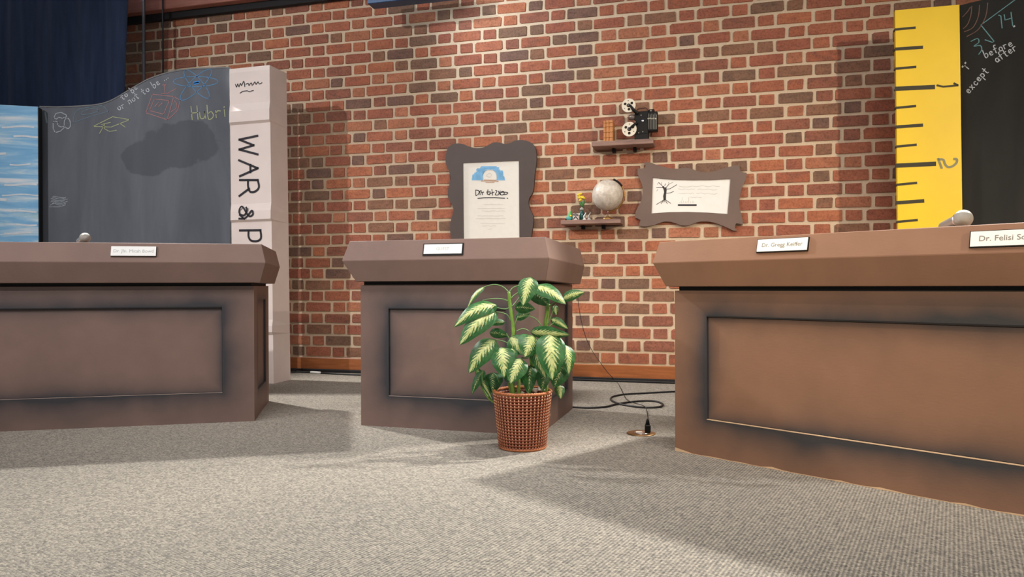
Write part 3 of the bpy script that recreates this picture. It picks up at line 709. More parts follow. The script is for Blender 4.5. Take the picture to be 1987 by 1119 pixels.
cert = wall_thing('framed_certificate', fu, fz, 'portrait certificate in a dark wavy-edged frame above the podium', 'picture frame', 'framed certificates on the bricks')
loc = lambda pts, off=FOFF: [(a - fu, b - fz) for a, b in WALL.poly(pts, off)]
pap = Z7([(195, 285), (747, 262), (752, 1120), (202, 1140)])
plate('frame', curve2(loc(f1), 3, True)[:-1], -FOFF, -.009, FRAMEP, cert, holes=[loc(pap)])
paper = plate('paper', loc(pap), -FOFF + .006, -.012, PAPER, cert)
yp = -FOFF + .006
cp = lambda name, polys, wpx, mat: strokes(name, [loc(Z7(pl)) for pl in polys], wpx * 4.85 / FPX, yp, mat, paper)
sky = []
for k in range(13):
    y = 322 + k * 10.5; h = math.sqrt(max(0, 1 - ((y - 480) / 175.0) ** 2)); jig = rnd.uniform(-14, 14)
    xl_, xr_ = 455 - 165 * h - 8 + jig, 455 + 150 * h + jig
    inner = 75 * math.sqrt(max(0, 1 - ((y - 425) / 82.0) ** 2)) if y > 345 else 0
    if inner: sky += [[(xl_, y), (458 - inner, y)], [(458 + inner, y), (xr_, y)]]
    else: sky += [[(xl_, y), (xr_, y)]]
cp('printed_sky', sky, 2.7, BLUEP)
cp('printed_ground', [[(375, 462), (455, 458), (540, 465)], [(420, 474), (500, 474)], [(405, 452), (520, 455)]], 2.2, TANP)
cp('printed_dome', [curve2([(395, 445), (388, 400), (410, 365), (455, 352), (505, 365), (525, 400), (520, 445)], 4), curve2([(425, 410), (450, 385), (475, 400), (455, 425), (435, 415)], 4, True)], .9, FAINT)
cp('lettering', [curve2([(318, 555), (320, 605), (332, 600)], 3), curve2([(318, 552), (345, 556), (352, 575), (340, 598)], 3), [(362, 598), (358, 562), (372, 556), (375, 575)], [(385, 598), (380, 575), (398, 572)], [(440, 548), (432, 590), (455, 598), (462, 575)], [(425, 572), (462, 568)], [(478, 545), (485, 603)], [(462, 585), (500, 572)],
                 curve2([(515, 555), (528, 562), (512, 598), (538, 600)], 3), [(540, 560), (560, 598)], [(562, 560), (540, 600)], curve2([(565, 575), (590, 562), (600, 590), (572, 600), (565, 575), (632, 575), (625, 592), (590, 595)], 3)], 1.6, INK)
cp('underline', [[(340, 632), (400, 628), (500, 627), (605, 631)], [(628, 630), (636, 633)]], 1.6, INK)
fl = []
for y, x0, x1 in ((692, 395, 585), (732, 335, 610), (758, 380, 610), (805, 335, 590), (832, 325, 615), (880, 365, 605), (905, 380, 520), (937, 440, 480)):
    fl.append(curve2([(x0 + (x1 - x0) * k / 9, y + rnd.uniform(-2.5, 2.5)) for k in range(10)], 2))
cp('small_print', fl, .8, FAINT)

Z9 = lambda pts: [(1220 + x / 6.99, 300 + y / 6.99) for x, y in pts]
f2 = Z9([(120, 190), (165, 188), (215, 182), (230, 150), (205, 108), (240, 103), (300, 108), (360, 130), (420, 150), (500, 172), (580, 188), (660, 190), (740, 178), (800, 178), (850, 190), (910, 212), (960, 232), (1040, 242), (1120, 235), (1200, 215), (1280, 190), (1360, 165), (1430, 148), (1500, 145), (1508, 190), (1515, 225), (1560, 240), (1600, 245), (1595, 310), (1575, 370), (1545, 420), (1525, 490), (1510, 560), (1498, 630), (1500, 700), (1520, 780), (1535, 850), (1550, 920), (1548, 950), (1500, 935), (1460, 930), (1440, 960), (1440, 990), (1465, 1030),
         (1420, 1030), (1360, 1000), (1280, 965), (1180, 925), (1080, 905), (980, 905), (910, 920), (850, 945), (780, 960), (710, 955), (640, 930), (560, 908), (490, 905), (420, 925), (350, 950), (260, 970), (190, 972), (135, 960), (150, 920), (160, 885), (120, 865), (85, 855), (90, 790), (115, 730), (150, 670), (175, 600), (190, 520), (190, 450), (175, 390), (145, 320), (120, 260)])
gu, gz = WALL.uz(1340, 445, FOFF)
cert2 = wall_thing('framed_certificate', gu, gz, 'landscape certificate with a bare tree in a brown scroll-cornered frame', 'picture frame', 'framed certificates on the bricks')
loc2 = lambda pts, off=FOFF: [(a - gu, b - gz) for a, b in WALL.poly(pts, off)]
pap2 = Z9([(327, 308), (440, 322), (620, 336), (860, 342), (1100, 340), (1380, 325), (1368, 480), (1352, 660), (1340, 803), (1080, 785), (800, 775), (550, 778), (310, 795), (318, 560)])
plate('frame', loc2(f2), -FOFF, -.009, FRAMEP2, cert2, holes=[loc2(pap2)])
paper2 = plate('paper', loc2(pap2), -FOFF + .009, -.012, PAPERW, cert2)
yp2 = -FOFF + .009
cp2 = lambda name, polys, wpx, mat: strokes(name, [loc2(Z9(pl)) for pl in polys], wpx * 4.7 / FPX, yp2, mat, paper2)
TREE = plain('tree_ink', (66, 62, 60), .7)
cp2('printed_tree', [[(482, 605), (478, 560), (490, 510), (485, 470), (468, 435)], [(492, 600), (494, 540), (502, 480), (498, 450)]], 3.4, TREE)
br_ = cp2('printed_branch', [[(470, 440), (440, 405), (405, 375)], [(488, 415), (495, 392)], [(502, 450), (525, 420), (545, 395)], [(505, 465), (560, 460), (600, 435), (650, 405)], [(510, 520), (570, 515), (608, 495)], [(470, 445), (420, 440), (375, 445)], [(480, 605), (430, 640), (375, 672)], [(475, 610), (440, 660)], [(488, 608), (522, 660)], [(495, 605), (568, 658)], [(484, 612), (478, 640)]], 1.1, TREE)
br_['kind'] = 'stuff'
br_ = cp2('printed_twig', [[(440, 405), (445, 372)], [(545, 395), (600, 372)], [(545, 395), (540, 370)], [(405, 375), (385, 400)], [(390, 470), (380, 490)]], .7, GREYPRINT)
br_['kind'] = 'stuff'
fl = []
for y, x0, x1 in ((425, 680, 1235), (465, 675, 900), (470, 930, 1200), (520, 675, 880), (525, 920, 1200), (575, 830, 990)):
    fl.append(curve2([(x0 + (x1 - x0) * k / 12, y + rnd.uniform(-9, 9)) for k in range(13)], 2))
for k in range(9): fl.append([(690 + k * 24, 655), (700 + k * 24 + rnd.uniform(-8, 8), 640 - rnd.uniform(0, 70) * (1 if k in (1, 5, 6) else .3))])
cp2('small_print', fl, .7, plain('small_print_grey', (204, 202, 192), .7))
cp2('printed_bar', [[(675, 681), (912, 681)]], 3.2, INK)

# ------------------------------------------------------------------ shelves and what stands on them
SD = .155
def shelf(pl, pr, pb, label):
    (u0, z0), (u1, z1) = WALL.uz(*pl, SD), WALL.uz(*pr, SD); zt = (z0 + z1) / 2; zb = WALL.uz(*pb, SD)[1]
    t = wall_thing('wall_shelf', (u0 + u1) / 2, zb, label, 'shelf', 'floating shelves on the bricks'); hw = (u1 - u0) / 2
    box('plank', -hw, hw, -SD, -.009, 0, zt - zb, SHELFWOOD, t, .002)
    for s in (-.28, .30): box('bracket', s * hw * 1.2 - .010, s * hw * 1.2 + .010, -.06, -.009, -.026, 0, BLACK, t)
    return (u0 + u1) / 2, hw, zt
s1u, s1h, s1z = shelf((1148, 275.8), (1267.8, 267.6), (1208, 281), 'upper rustic plank shelf holding the film projector')
s2u, s2h, s2z = shelf((1088, 428.2), (1204.3, 423.5), (1146, 433.8), 'lower rustic plank shelf holding the globe')
def on_shelf(name, x, y, off, z, label, cat, group=None):
    u = WALL.uz(x, y, off)[0]; return wall_thing(name, u, z, label, cat, group, off), u
# books
x = 1170.8
for i, (wpx, hpx, dep, lb) in enumerate(((5.0, 42, .085, 'slim tan book, leftmost of the three on the upper shelf'), (6.2, 42.5, .09, 'middle tan ribbed book of the three on the upper shelf'), (7.6, 42.5, .10, 'thick tan book beside the projector reels'))):
    e, u = on_shelf('book', x + wpx / 2, 260, .12, s1z, lb, 'book', 'books on the upper shelf')
    m = 4.62 / FPX; W, Hh = wpx * m - .0006, hpx * m
    bm = bmesh.new(); n = 6; pr = [(-W / 2 + W * k / n, -.006 * math.sin(math.pi * k / n)) for k in range(n + 1)] + [(W / 2, dep), (-W / 2, dep)]
    lo = [bm.verts.new((a, b, 0)) for a, b in pr]; hi = [bm.verts.new((a, b, Hh)) for a, b in pr]
    for k in range(len(pr)): bm.faces.new((lo[k], lo[(k + 1) % len(pr)], hi[(k + 1) % len(pr)], hi[k]))
    bm.faces.new(lo[::-1]); bm.faces.new(hi); bm_obj('cover', bm, BOOKLEATHER, e)
    for zz_ in (.2, .45, .7, .88): box('spine_rib', -W / 2 + .001, W / 2 - .001, -.0085, 0, Hh * zz_, Hh * zz_ + .004, BOOKLEATHER, e, .001)
    box('pages', -W / 2 + .0015, W / 2 - .0015, .002, dep + .0004, .002, Hh + .0004, PAPER, e)
    x += wpx
# film projector
PO = .09; pu, pz = WALL.uz(1244, 262, PO)
proj = wall_thing('film_projector', pu, s1z, 'black toy film projector with two cream reels on the upper shelf', 'projector', off=PO)
pl = lambda x, y, off=PO: tuple(v - w_ for v, w_ in zip(WALL.uz(x, y, off), (pu, s1z)))
mm = 4.62 / FPX
def rect(n, xa, ya, xb, yb, y0, y1, mat, bev=.004):
    a, b = pl(xa, ya); c, d = pl(xb, yb); return box(n, min(a, c), max(a, c), y0, y1, min(b, d), max(b, d), mat, proj, bev)
bx = pl(1233, 266)[0]
rect('body', 1232, 218, 1259, 262, -.022, .035, BLACK)
b0 = pl(1232, 266); b1 = pl(1259, 262); box('foot', b0[0], b1[0], -.03, .045, 0, b1[1] + .006, BLACK, proj, .003)
hs = rect('lamp_house', 1257, 219, 1276.5, 255, -.026, .03, BLACK)
for k in range(6):
    a, b = pl(1259.5 + k * 3.0, 252); c, d = pl(1259.5 + k * 3.0, 222 + (k % 2) * 2); box('vent_fin', a - .0016, a + .0016, -.0285, -.024, b, d, plain('fin_grey', (120, 118, 112), .4, .5), hs)
badge = plain('badge_cream', (206, 200, 184), .5)
for k in range(5):
    a, b = pl(1258.5 + k * 3.6, 232); lathe('badge', [(.0045, 0), (.0045, .002)], badge, hs, 10, 'Y', (a, -.031, b + .0015 * (k % 2)))
rect('cap', 1258.5, 213, 1270, 220, -.015, .02, BLACK)
a, b = pl(1263.5, 216); lathe('rivet', [(.004, 0), (.004, .002)], badge, proj, 10, 'Y', (a, -.0175, b))
def reel(cx, cy, r_px, phase):
    R = r_px * mm; c = pl(cx, cy, PO + .03); e = empty('reel', (c[0], -.034, c[1])); e.parent = proj
    holes = []
    for k in range(3):
        a = phase + k * 2.094; holes.append([(R * .55 * math.cos(a) + R * .2 * math.cos(t), R * .55 * math.sin(a) + R * .2 * math.sin(t)) for t in [2 * math.pi * q / 12 for q in range(12)]])
        a += 1.047; holes.append([(R * .70 * math.cos(a) + R * .075 * math.cos(t), R * .70 * math.sin(a) + R * .075 * math.sin(t)) for t in [2 * math.pi * q / 8 for q in range(8)]])
    out = [(R * math.cos(t), R * math.sin(t)) for t in [2 * math.pi * q / 40 for q in range(40)]]
    cream = plain('reel_cream', (226, 218, 198), .45)
    plate('flange', out, -.004, -.002, cream, e, holes=holes); plate('back_flange', out, .008, .010, plain('reel_back', (70, 60, 50), .6), e)
    lathe('hub', [(R * .28, -.005), (R * .28, .009)], plain('reel_hub', (58, 52, 48), .5), e, 16, 'Y'); lathe('spindle', [(R * .08, -.009), (R * .08, -.004)], CHROME, e, 10, 'Y')
    return c
c1 = reel(1220, 205, 13.6, .6); c2 = reel(1221.3, 251, 14.2, 2.6)
aU, aV = pl(1236, 222), pl(1236, 240)
bm = bmesh.new(); add_tube(bm, [(c1[0] + .01, -.044, c1[1] + .0), ((c1[0] + aU[0]) / 2 + .004, -.044, (c1[1] + aU[1]) / 2 - .003), (aU[0] + .006, -.03, aU[1])], [.006, .010, .012], 8); bm_obj('upper_arm', bm, BLACK, proj)
bm = bmesh.new(); add_tube(bm, [(c2[0], -.044, c2[1]), ((c2[0] + aV[0]) / 2, -.044, (c2[1] + aV[1]) / 2), (aV[0] + .004, -.03, aV[1])], [.005, .008, .008], 8); bm_obj('lower_arm', bm, BLACK, proj)
h0, h1, h2, h3 = pl(1236, 212), pl(1245, 211), pl(1254, 210), pl(1258, 216)
tube('handle', spline([(h0[0], 0, h0[1] - .01), (h0[0] + .006, 0, h0[1]), (h1[0], 0, h1[1] + .002), (h2[0], 0, h2[1] + .002), (h3[0], 0, h3[1])], 5), .003, plain('handle_brown', (74, 40, 34), .5), proj)
a, b = pl(1248, 236); lathe('focus_knob', [(.0085, 0), (.0085, -.006), (.004, -.007)], CHROME, proj, 16, 'Y', (a, -.022, b))
for x_, y_ in ((1236.5, 220.5), (1244.5, 225), (1233, 238), (1248, 257), (1240, 259)):
    a, b = pl(x_, y_); lathe('screw', [(.003, 0), (.003, -.002)], badge, proj, 8, 'Y', (a, -.022, b))
a, b = pl(1225, 228); lathe('lens', [(.016, -.02), (.020, .0), (.018, .02)], plain('lens_grey', (120, 110, 104), .25, .3), proj, 18, 'X', (a + .004, -.005, b))
# globe
GO = .117; gR = 31 * 4.57 / FPX; gc = WALL.uz(1179, 378.5, GO)
globe = wall_thing('globe', gc[0], s2z, 'grey desk globe on a brass stand, lower shelf', 'globe', off=GO)
def mk_globe():
    t = NT('globe_map', .35, spec=.4); v = t.coord('Object'); a = t.noise(v, 9, 6, .65, 1.0); b = t.noise(v, 34, 3)
    t.col(t.mix(.3, t.ramp(a, [(.42, lin((196, 186, 172))), (.5, lin((214, 204, 190))), (.56, lin((186, 176, 162)))]), t.ramp(b, [(.4, lin((166, 154, 144))), (.6, lin((226, 218, 206)))]))); return t.m
gz_ = gc[1] - s2z
lathe('sphere', [(gR * math.cos(a), gR * math.sin(a)) for a in [-math.pi / 2 + math.pi * k / 28 for k in range(29)]], mk_globe(), globe, 48, 'Z', (0, 0, gz_))
GOLD = plain('gold', (176, 138, 84), .3, .9)
arc = [(gR * 1.07 * math.sin(a), 0, gz_ + gR * 1.07 * math.cos(a)) for a in [.42 + (math.pi - .42) * k / 18 for k in range(19)]]
tube('meridian', arc, .0045, GOLD, globe)
tube('meridian_cap', [(gR * 1.07 * math.sin(a), 0, gz_ + gR * 1.07 * math.cos(a)) for a in (.36, .5, .64, .78, .92, 1.05)], .0062, BLACK, globe)
tube('axle', [(gR * .40, 0, gz_ + gR * .93), (gR * .44, 0, gz_ + gR * 1.04)], .004, BLACK, globe)
lathe('stem', [(.006, .010), (.0045, gz_ - gR * 1.1), (.007, gz_ - gR * 1.05)], CHROME, globe, 16)
lathe('base', [(.034, 0), (.036, .006), (.030, .012), (.012, .020), (.006, .022)], GOLD, globe, 28)
# small ornaments at the left of the lower shelf
TEAL = plain('teal_glass', (22, 70, 66), .2); GREEN = plain('leaf_green', (58, 110, 50), .5); LIME = plain('lime_green', (70, 170, 90), .5); YFL = plain('flower_yellow', (222, 196, 40), .5, var=.2)
def orn(x, off=.10): return on_shelf
t, u = on_shelf('bird_figurine', 1105, 422, .10, s2z, 'small green and teal bird figurine at the left end of the lower shelf', 'figurine')
bm = bmesh.new(); bmesh.ops.create_uvsphere(bm, u_segments=16, v_segments=10, radius=.022, matrix=Matrix.Translation((0, 0, .019)) @ Matrix.Diagonal((1, .8, .9, 1))); bm_obj('body', bm, plain('teal_paint', (74, 160, 156), .5), t, True)
bm = bmesh.new(); bmesh.ops.create_cone(bm, segments=14, radius1=.017, radius2=.004, depth=.036, matrix=Matrix.Translation((.004, 0, .047))); bm_obj('head', bm, LIME, t, True)
bm = bmesh.new(); bmesh.ops.create_uvsphere(bm, u_segments=10, v_segments=6, radius=.007, matrix=Matrix.Translation((.012, -.014, .032))); bm_obj('wing', bm, YFL, t, True)
box('tail', -.030, -.016, -.005, .005, .002, .014, BLACKMATT, t, .003)
t, u = on_shelf('flower_bottle', 1129, 422, .075, s2z, 'teal bottle holding a yellow flower on the lower shelf', 'vase')
lathe('bottle', [(.022, 0), (.024, .006), (.024, .045), (.012, .058), (.009, .070), (.011, .074)], TEAL, t, 20)
lathe('stopper', [(.012, .070), (.014, .080), (.006, .090)], plain('stopper_grey', (150, 156, 150), .3), t, 14)
tube('stem', spline([(0, 0, .088), (.012, 0, .11), (.014, 0, .135), (.004, 0, .155)], 5), [.004] * 15 + [.005], GREEN, t)
for k, (px_, pz_, rx, rz_, ang, mt_) in enumerate(((-.006, .158, .022, .008, .25, YFL), (-.013, .178, .020, .007, .35, YFL), (.012, .152, .017, .007, -.3, YFL), (-.010, .140, .014, .007, .7, YFL), (.010, .118, .010, .026, -.25, GREEN), (-.006, .112, .008, .018, .5, GREEN), (-.018, .165, .008, .018, .3, YFL))):
    bm = bmesh.new(); bmesh.ops.create_uvsphere(bm, u_segments=12, v_segments=8, radius=1, matrix=Matrix.Translation((px_, -.004 * (k % 3), pz_)) @ Matrix.Rotation(-ang, 4, 'Y') @ Matrix.Diagonal((rx, .005, rz_, 1))); bm_obj('petal' if mt_ is YFL else 'leaf', bm, mt_, t, True)
t, u = on_shelf('patterned_box', 1118, 424, .125, s2z, 'tiny black and white patterned box on the lower shelf', 'box')
box('case', -.020, .020, -.012, .012, 0, .046, plain('box_cream', (196, 188, 180), .6), t, .002)
strokes('pattern', [[(-.017, .040), (.0, .043), (.012, .038)], [(-.015, .034), (.004, .034), (.016, .030)], [(-.012, .012), (0, .024), (.010, .008)], [(-.016, .006), (-.008, .018)], [(.006, .016), (.016, .004)]], .005, -.0121, INK, t)
for k, (xp, lb, hh) in enumerate(((1134, 'white swan-necked ornament just right of the flower bottle', .050), (1143, 'pale grey ornament between the white one and the globe', .052))):
    t, u = on_shelf('ornament', xp, 424, .115, s2z, lb, 'ornament', 'small ornaments on the lower shelf')
    lathe('base', [(.012, 0), (.013, .005), (.008, .012), (.004, .016)], plain('ornament_white', (214, 214, 210) if k == 0 else (168, 168, 164), .3), t, 16)
    tube('neck', spline([(0, 0, .012), (-.004, 0, .024), (.004, 0, .038), (.010, 0, hh)], 5), [.006 - .0002 * q for q in range(16)], plain('ornament_neck', (206, 208, 206) if k == 0 else (150, 150, 148), .3), t)

# ------------------------------------------------------------------ lit fixture at the top of the wall
FX = .30; (xu0, xz0), (xu1, xz1) = WALL.uz(719, 13, FX), WALL.uz(866, 0, FX)
fx = wall_thing('light_bar', xu0, xz0 + .10, 'blue edged strip light at the top edge of the picture', 'light', off=FX)
Lb = xu1 - xu0 + .1
box('housing', 0, Lb, -.05, .05, -.10, -.070, plain('blue_housing', (40, 78, 116), .35, .2), fx, .004)
box('diffuser', .004, Lb - .06, -.046, .046, -.070, -.02, emis('diffuser_glow', (214, 232, 255), 2.2), fx, .004)
box('top_cover', 0, Lb, -.05, .05, -.02, .02, BLACKMATT, fx, .004)
for s in (.12, .88): tube('hanger', [(Lb * s, 0, .02), (Lb * s, 0, .70)], .004, BLACK, fx)
sl_ = bpy.data.lights.new('strip_glow', 'SPOT'); sl_.energy = 26; sl_.color = (.84, .92, 1.0); sl_.spot_size = math.radians(120); sl_.spot_blend = 1.0; sl_.shadow_soft_size = .12
so = bpy.data.objects.new('strip_glow', sl_); COL.objects.link(so); so.parent = fx; so.location = (Lb * .9, -.45, -.12)
so.rotation_euler = Vector((.5, .75, -.25)).to_track_quat('-Z', 'Y').to_euler()

# ------------------------------------------------------------------ cables and floor outlet
GROUND = Vector((0, 0, 1))
def gp(x, y, z=.005): return hit(x, y, (0, 0, z), GROUND)
def cable(name, pts, r, label, cat='cable', parts=None, mat=RUBBER):
    o0 = Vector(pts[0]); t = empty(name, (o0.x, o0.y, 0)); tag(t, label, cat)
    tube('cord', spline([Vector(p) - Vector((o0.x, o0.y, 0)) for p in pts], 8), r, mat, t, 6); return t, Vector((o0.x, o0.y, 0))
cable('floor_cable', [gp(1105, 789), gp(1140, 791), gp(1175, 789), gp(1200, 783), gp(1240, 778), gp(1270, 778), gp(1286, 784), gp(1278, 789.5), gp(1245, 790), gp(1205, 784), gp(1186, 776), gp(1190, 769), gp(1215, 764.5), gp(1260, 762), gp(1330, 758)], .0055, 'black cable looped on the carpet between the podium and the right desk')
r_ = .008
cable('floor_cable', [wpos(-.02, .055, r_), wpos(.30, .050, r_), wpos(.6, .048, r_), wpos(.9, .050, r_), wpos(1.4, .055, r_)], r_, 'thick black cable along the wood baseboard right of the podium')
cable('floor_cable', [gp(540, 723, .006), gp(570, 721, .006), gp(610, 722.5, .006), gp(650, 725, .006), gp(700, 727, .006), gp(760, 727, .006)], .006, 'black cable with a white sleeve on the carpet left of the podium')
cable('floor_cable', [gp(545, 727, .005), gp(575, 717, .02), gp(612, 714, .02), gp(650, 717, .012), gp(690, 721, .005), gp(750, 721, .005)], .005, 'black cable arching over the floor against the left baseboard')
tg, o0 = None, None
sl0, sl1 = gp(603, 722, .008), gp(622, 723, .008)
for o in bpy.data.objects:
    if o.get('label', '').startswith('black cable with a white sleeve'):
        b = Vector(o.location); tube('sleeve', [sl0 - b, sl1 - b], .0085, WHITE, o)
# thin wire down the bricks behind the plant, then along the floor to the outlet
pw = [WALL.uz(1121, 572, .03), WALL.uz(1126, 610, .03), WALL.uz(1136, 650, .03), WALL.uz(1150, 680, .03), WALL.uz(1164, 700, .03), WALL.uz(1180, 722, .04)]
pts = [wpos(u, .035 + .004 * k, z) for k, (u, z) in enumerate(pw)] + [gp(1196, 740, .003), gp(1204, 752, .003), gp(1214, 772, .003), gp(1226, 780, .014), gp(1240, 784, .014), gp(1252, 789, .014), gp(1256, 800, .004), gp(1258, 815, .004), gp(1258.5, 826, .02)]
cable('thin_wire', pts, .0022, 'thin black wire running down the bricks to the floor outlet', 'wire')
op = gp(1244, 841, 0); outlet = empty('floor_outlet', op, .1); tag(outlet, 'flat brass floor outlet with a black plug standing in it', 'outlet')
lathe('plate', [(.062, 0), (.062, .003), (.058, .0045)], BRASS, outlet, 28)
lathe('cover_ring', [(.034, .004), (.034, .006), (.028, .0065)], CHROME, outlet, 24)
box('socket', -.022, .006, -.012, .012, .0062, .0085, plain('socket_cream', (214, 206, 190), .4), outlet, .001)
dp_ = gp(1257, 846, .01) - op
pg = box('plug', .016, .040, -.014, .014, .005, .040, BLACK, outlet, .004)
lathe('strain_relief', [(.010, .040), (.006, .058), (.003, .066)], BLACK, outlet, 12, 'Z', (.028, 0, 0))

# ------------------------------------------------------------------ potted plant
PC = Vector((0.040, 2.858, 0)); RB, RT, HP = .088, .112, .222
pot = empty('wicker_basket', PC); tag(pot, 'woven brown wicker basket holding the plant in front of the podium', 'basket')
WICK = mk_wood('wicker_brown', (108, 46, 24), (150, 74, 42), rough=.45, axis=2); STAKE = plain('wicker_tan', (226, 178, 138), .5, var=.15, scale=80); RIMW = mk_wood('wicker_rim', (150, 84, 44), (196, 122, 74), rough=.5)
def rad(z): return RB + (RT - RB) * (z / HP) ** .9
lathe('liner', [(RB - .010, .002), (RB - .006, .01)] + [(rad(z) - .008, z) for z in (.05, .1, .15, .2, .205)] + [(RT - .012, .205), (RT - .018, .140), (.001, .140)], plain('liner_dark', (74, 42, 28), .8), pot, 48)
NS = 44
for_s = bmesh.new()
for k in range(NS):
    a = 2 * math.pi * k / NS
    add_tube(for_s, [((rad(z) + .0022) * math.cos(a), (rad(z) + .0022) * math.sin(a), z) for z in (.004, .06, .12, .17, HP - .006)], .0029, 6)
bm_obj('stakes', for_s, STAKE, pot, True)
NR = 18; bw = bmesh.new()
for j in range(NR):
    z = .010 + (HP - .024) * j / (NR - 1); ph = 0.0
    add_tube(bw, [((rad(z) + .0016 * math.cos(NS * a + ph)) * math.cos(a), (rad(z) + .0016 * math.cos(NS * a + ph)) * math.sin(a), z) for a in [2 * math.pi * q / (NS * 4) for q in range(NS * 4)]], .0050, 6, closed=True)
o = bm_obj('weave', bw, WICK, pot, True)
bt = bmesh.new()
for k in range(3): add_tube(bt, [((RT + .003 * math.cos(22 * a + 2.1 * k)) * math.cos(a), (RT + .003 * math.cos(22 * a + 2.1 * k)) * math.sin(a), HP + .003 * math.sin(22 * a + 2.1 * k)) for a in [2 * math.pi * q / 120 for q in range(120)]], .0042, 6, closed=True)
bm_obj('rim', bt, RIMW, pot, True)
tube('foot_ring', [((RB + .002) * math.cos(a), (RB + .002) * math.sin(a), .006) for a in [2 * math.pi * q / 48 for q in range(48)]], .006, RIMW, pot, 8, True)

plant = empty('potted_plant', PC + Vector((0, 0, .170))); tag(plant, 'variegated green leafy house plant in the wicker basket', 'plant')
PB = PC + Vector((0, 0, .170))
def mk_leaf(name, pale, dark_amt):
    t = NT(name, .38, spec=.45); uv = t.n('ShaderNodeUVMap').outputs[0]; sp = t.n('ShaderNodeSeparateXYZ'); t.l(uv, sp.inputs[0])
    v = t.math('ABSOLUTE', t.math('SUBTRACT', sp.outputs[1], .5)); v2 = t.math('MULTIPLY', v, 2)
    sh = t.math('SUBTRACT', sp.outputs[0], t.math('MULTIPLY', v2, .30))      # veins sweep forward from the midrib
    cmb = t.n('ShaderNodeCombineXYZ'); t.l(t.math('MULTIPLY', sh, 16), cmb.inputs[0]); t.l(t.math('MULTIPLY', sp.outputs[1], 5), cmb.inputs[1])
    ob = t.n('ShaderNodeObjectInfo'); t.l(t.math('MULTIPLY', ob.outputs['Random'], 40), cmb.inputs[2])
    nz = t.noise(cmb.outputs[0], 1.35, 6, .72, .9)
    mask = t.math('SUBTRACT', t.math('ADD', nz, pale), t.math('MULTIPLY', v2, .62)); vein = t.math('MULTIPLY', t.math('SINE', t.math('MULTIPLY', sh, 62)), .10); mask = t.math('MULTIPLY', t.math('SUBTRACT', t.math('ADD', mask, vein), .40), 6.5, clamp=True)
    ends = t.math('MULTIPLY', t.math('MULTIPLY', sp.outputs[0], t.math('SUBTRACT', 1.06, sp.outputs[0])), 9, clamp=True)
    mask = t.math('MULTIPLY', mask, ends)
    gr = t.ramp(t.noise(uv, 6, 3), [(.3, lin((24, 74, 34))), (.7, lin((58, 118, 58)))])
    yl = t.ramp(nz, [(.35, lin((150, 186, 96))), (.6, lin((226, 226, 160)))])
    t.col(t.mix(mask, gr, yl)); t.bump(t.math('ADD', nz, t.math('MULTIPLY', v, -.6)), .25, .004)
    return t.m
LEAF = mk_leaf('leaf_variegated', .17, 0); LEAFD = mk_leaf('leaf_darker', -.04, 0)
STEM = plain('stem_green', (118, 158, 64), .45, var=.2, scale=40); STEMD = plain('petiole_green', (104, 140, 84), .45, var=.2)
PX = lambda x, y: (860 + x / 3.024, 530 + y / 3.024)
def pp(x, y, dep=0.0):
    """point of the photo on the plant, dep metres behind (+) or in front of (-) the stem"""
    q = PX(x, y); return atY(q[0], q[1], PC.y + dep) - PB
def leaf(b, t, wz, d0=0.0, d1=-.03, arch=.15, fold=.35, mat=None, tilt=0.0, point=1.0):
    A = pp(*b, d0); T = pp(*t, d1); ax = T - A; Ln = ax.length
    view = Vector((0, -1, .15)); side = ax.cross(view).normalized(); nrm = side.cross(ax).normalized()
    if tilt: R_ = Matrix.Rotation(tilt, 3, ax.normalized()); side = R_ @ side; nrm = R_ @ nrm
    Wd = wz / 3.024 * PC.y / FPX / 2 * 1.25; n, m = 14, 4; vs, fs, uvs = [], [], []
    for i in range(n + 1):
        s = i / n; w_ = Wd * 2.45 * (s ** .52) * (1 - s) ** .86 if 0 < s < 1 else 0.0
        w_ = max(w_, .0006)
        c = A + ax * s + nrm * (arch * Ln * math.sin(math.pi * s) * .8) + Vector((0, 0, .05 * Ln * math.sin(math.pi * s)))
        for j in range(-m, m + 1):
            q = j / m; wave = .05 * Wd * math.sin(s * 17 + j) * abs(q)
            vs.append(c + side * (w_ * q) + nrm * (-fold * w_ * abs(q) ** 1.4 + wave)); uvs.append((s, .5 + q / 2))
    k = 2 * m + 1
    for i in range(n):
        for j in range(2 * m): a = i * k + j; fs.append((a, a + 1, a + k + 1, a + k))
    o = mesh_obj('leaf', vs, fs, mat or LEAF, plant, True); ul = o.data.uv_layers.new(name='UVMap')
    for lp in o.data.loops: ul.data[lp.index].uv = uvs[lp.vertex_index]
    return A
def stem(pts, r, mat=STEM, name='stem'):
    P_ = [Vector(p) for p in pts]; sp_ = spline(P_, 6); n = len(sp_)
    tube(name, sp_, [r * (1.12 - .45 * i / n) for i in range(n)], mat, plant, 8)
pet = lambda pts, r=.0024: stem(pts, r, STEMD, 'petiole')
SP = lambda x, y, d=0.0: pp(x, y, d)
stem([SP(425, 775, -.02), SP(415, 735, -.02), SP(400, 560, -.01), SP(410, 330), SP(392, 190), SP(385, 110)], .0085)
stem([SP(590, 775, .02), SP(600, 690, .02), SP(600, 480, .03), SP(602, 300, .03), SP(618, 180, .02)], .0105)
stem([SP(445, 775, -.03), SP(443, 735, -.03), SP(442, 600, -.04)], .0085)
stem([SP(395, 775, 0), SP(405, 730, 0), SP(385, 640, .01)], .008)
stem([SP(500, 775, 0), SP(505, 700, 0), SP(520, 560, .01), SP(500, 430, .02)], .007)
stem([SP(330, 775, .02), SP(265, 730, .03), SP(215, 640, .03), SP(190, 540, .02)], .0045)
pet([SP(385, 112), SP(350, 80), SP(300, 66), SP(240, 80, -.01)]); pet([SP(388, 112), SP(410, 85), SP(450, 70), SP(500, 62)])
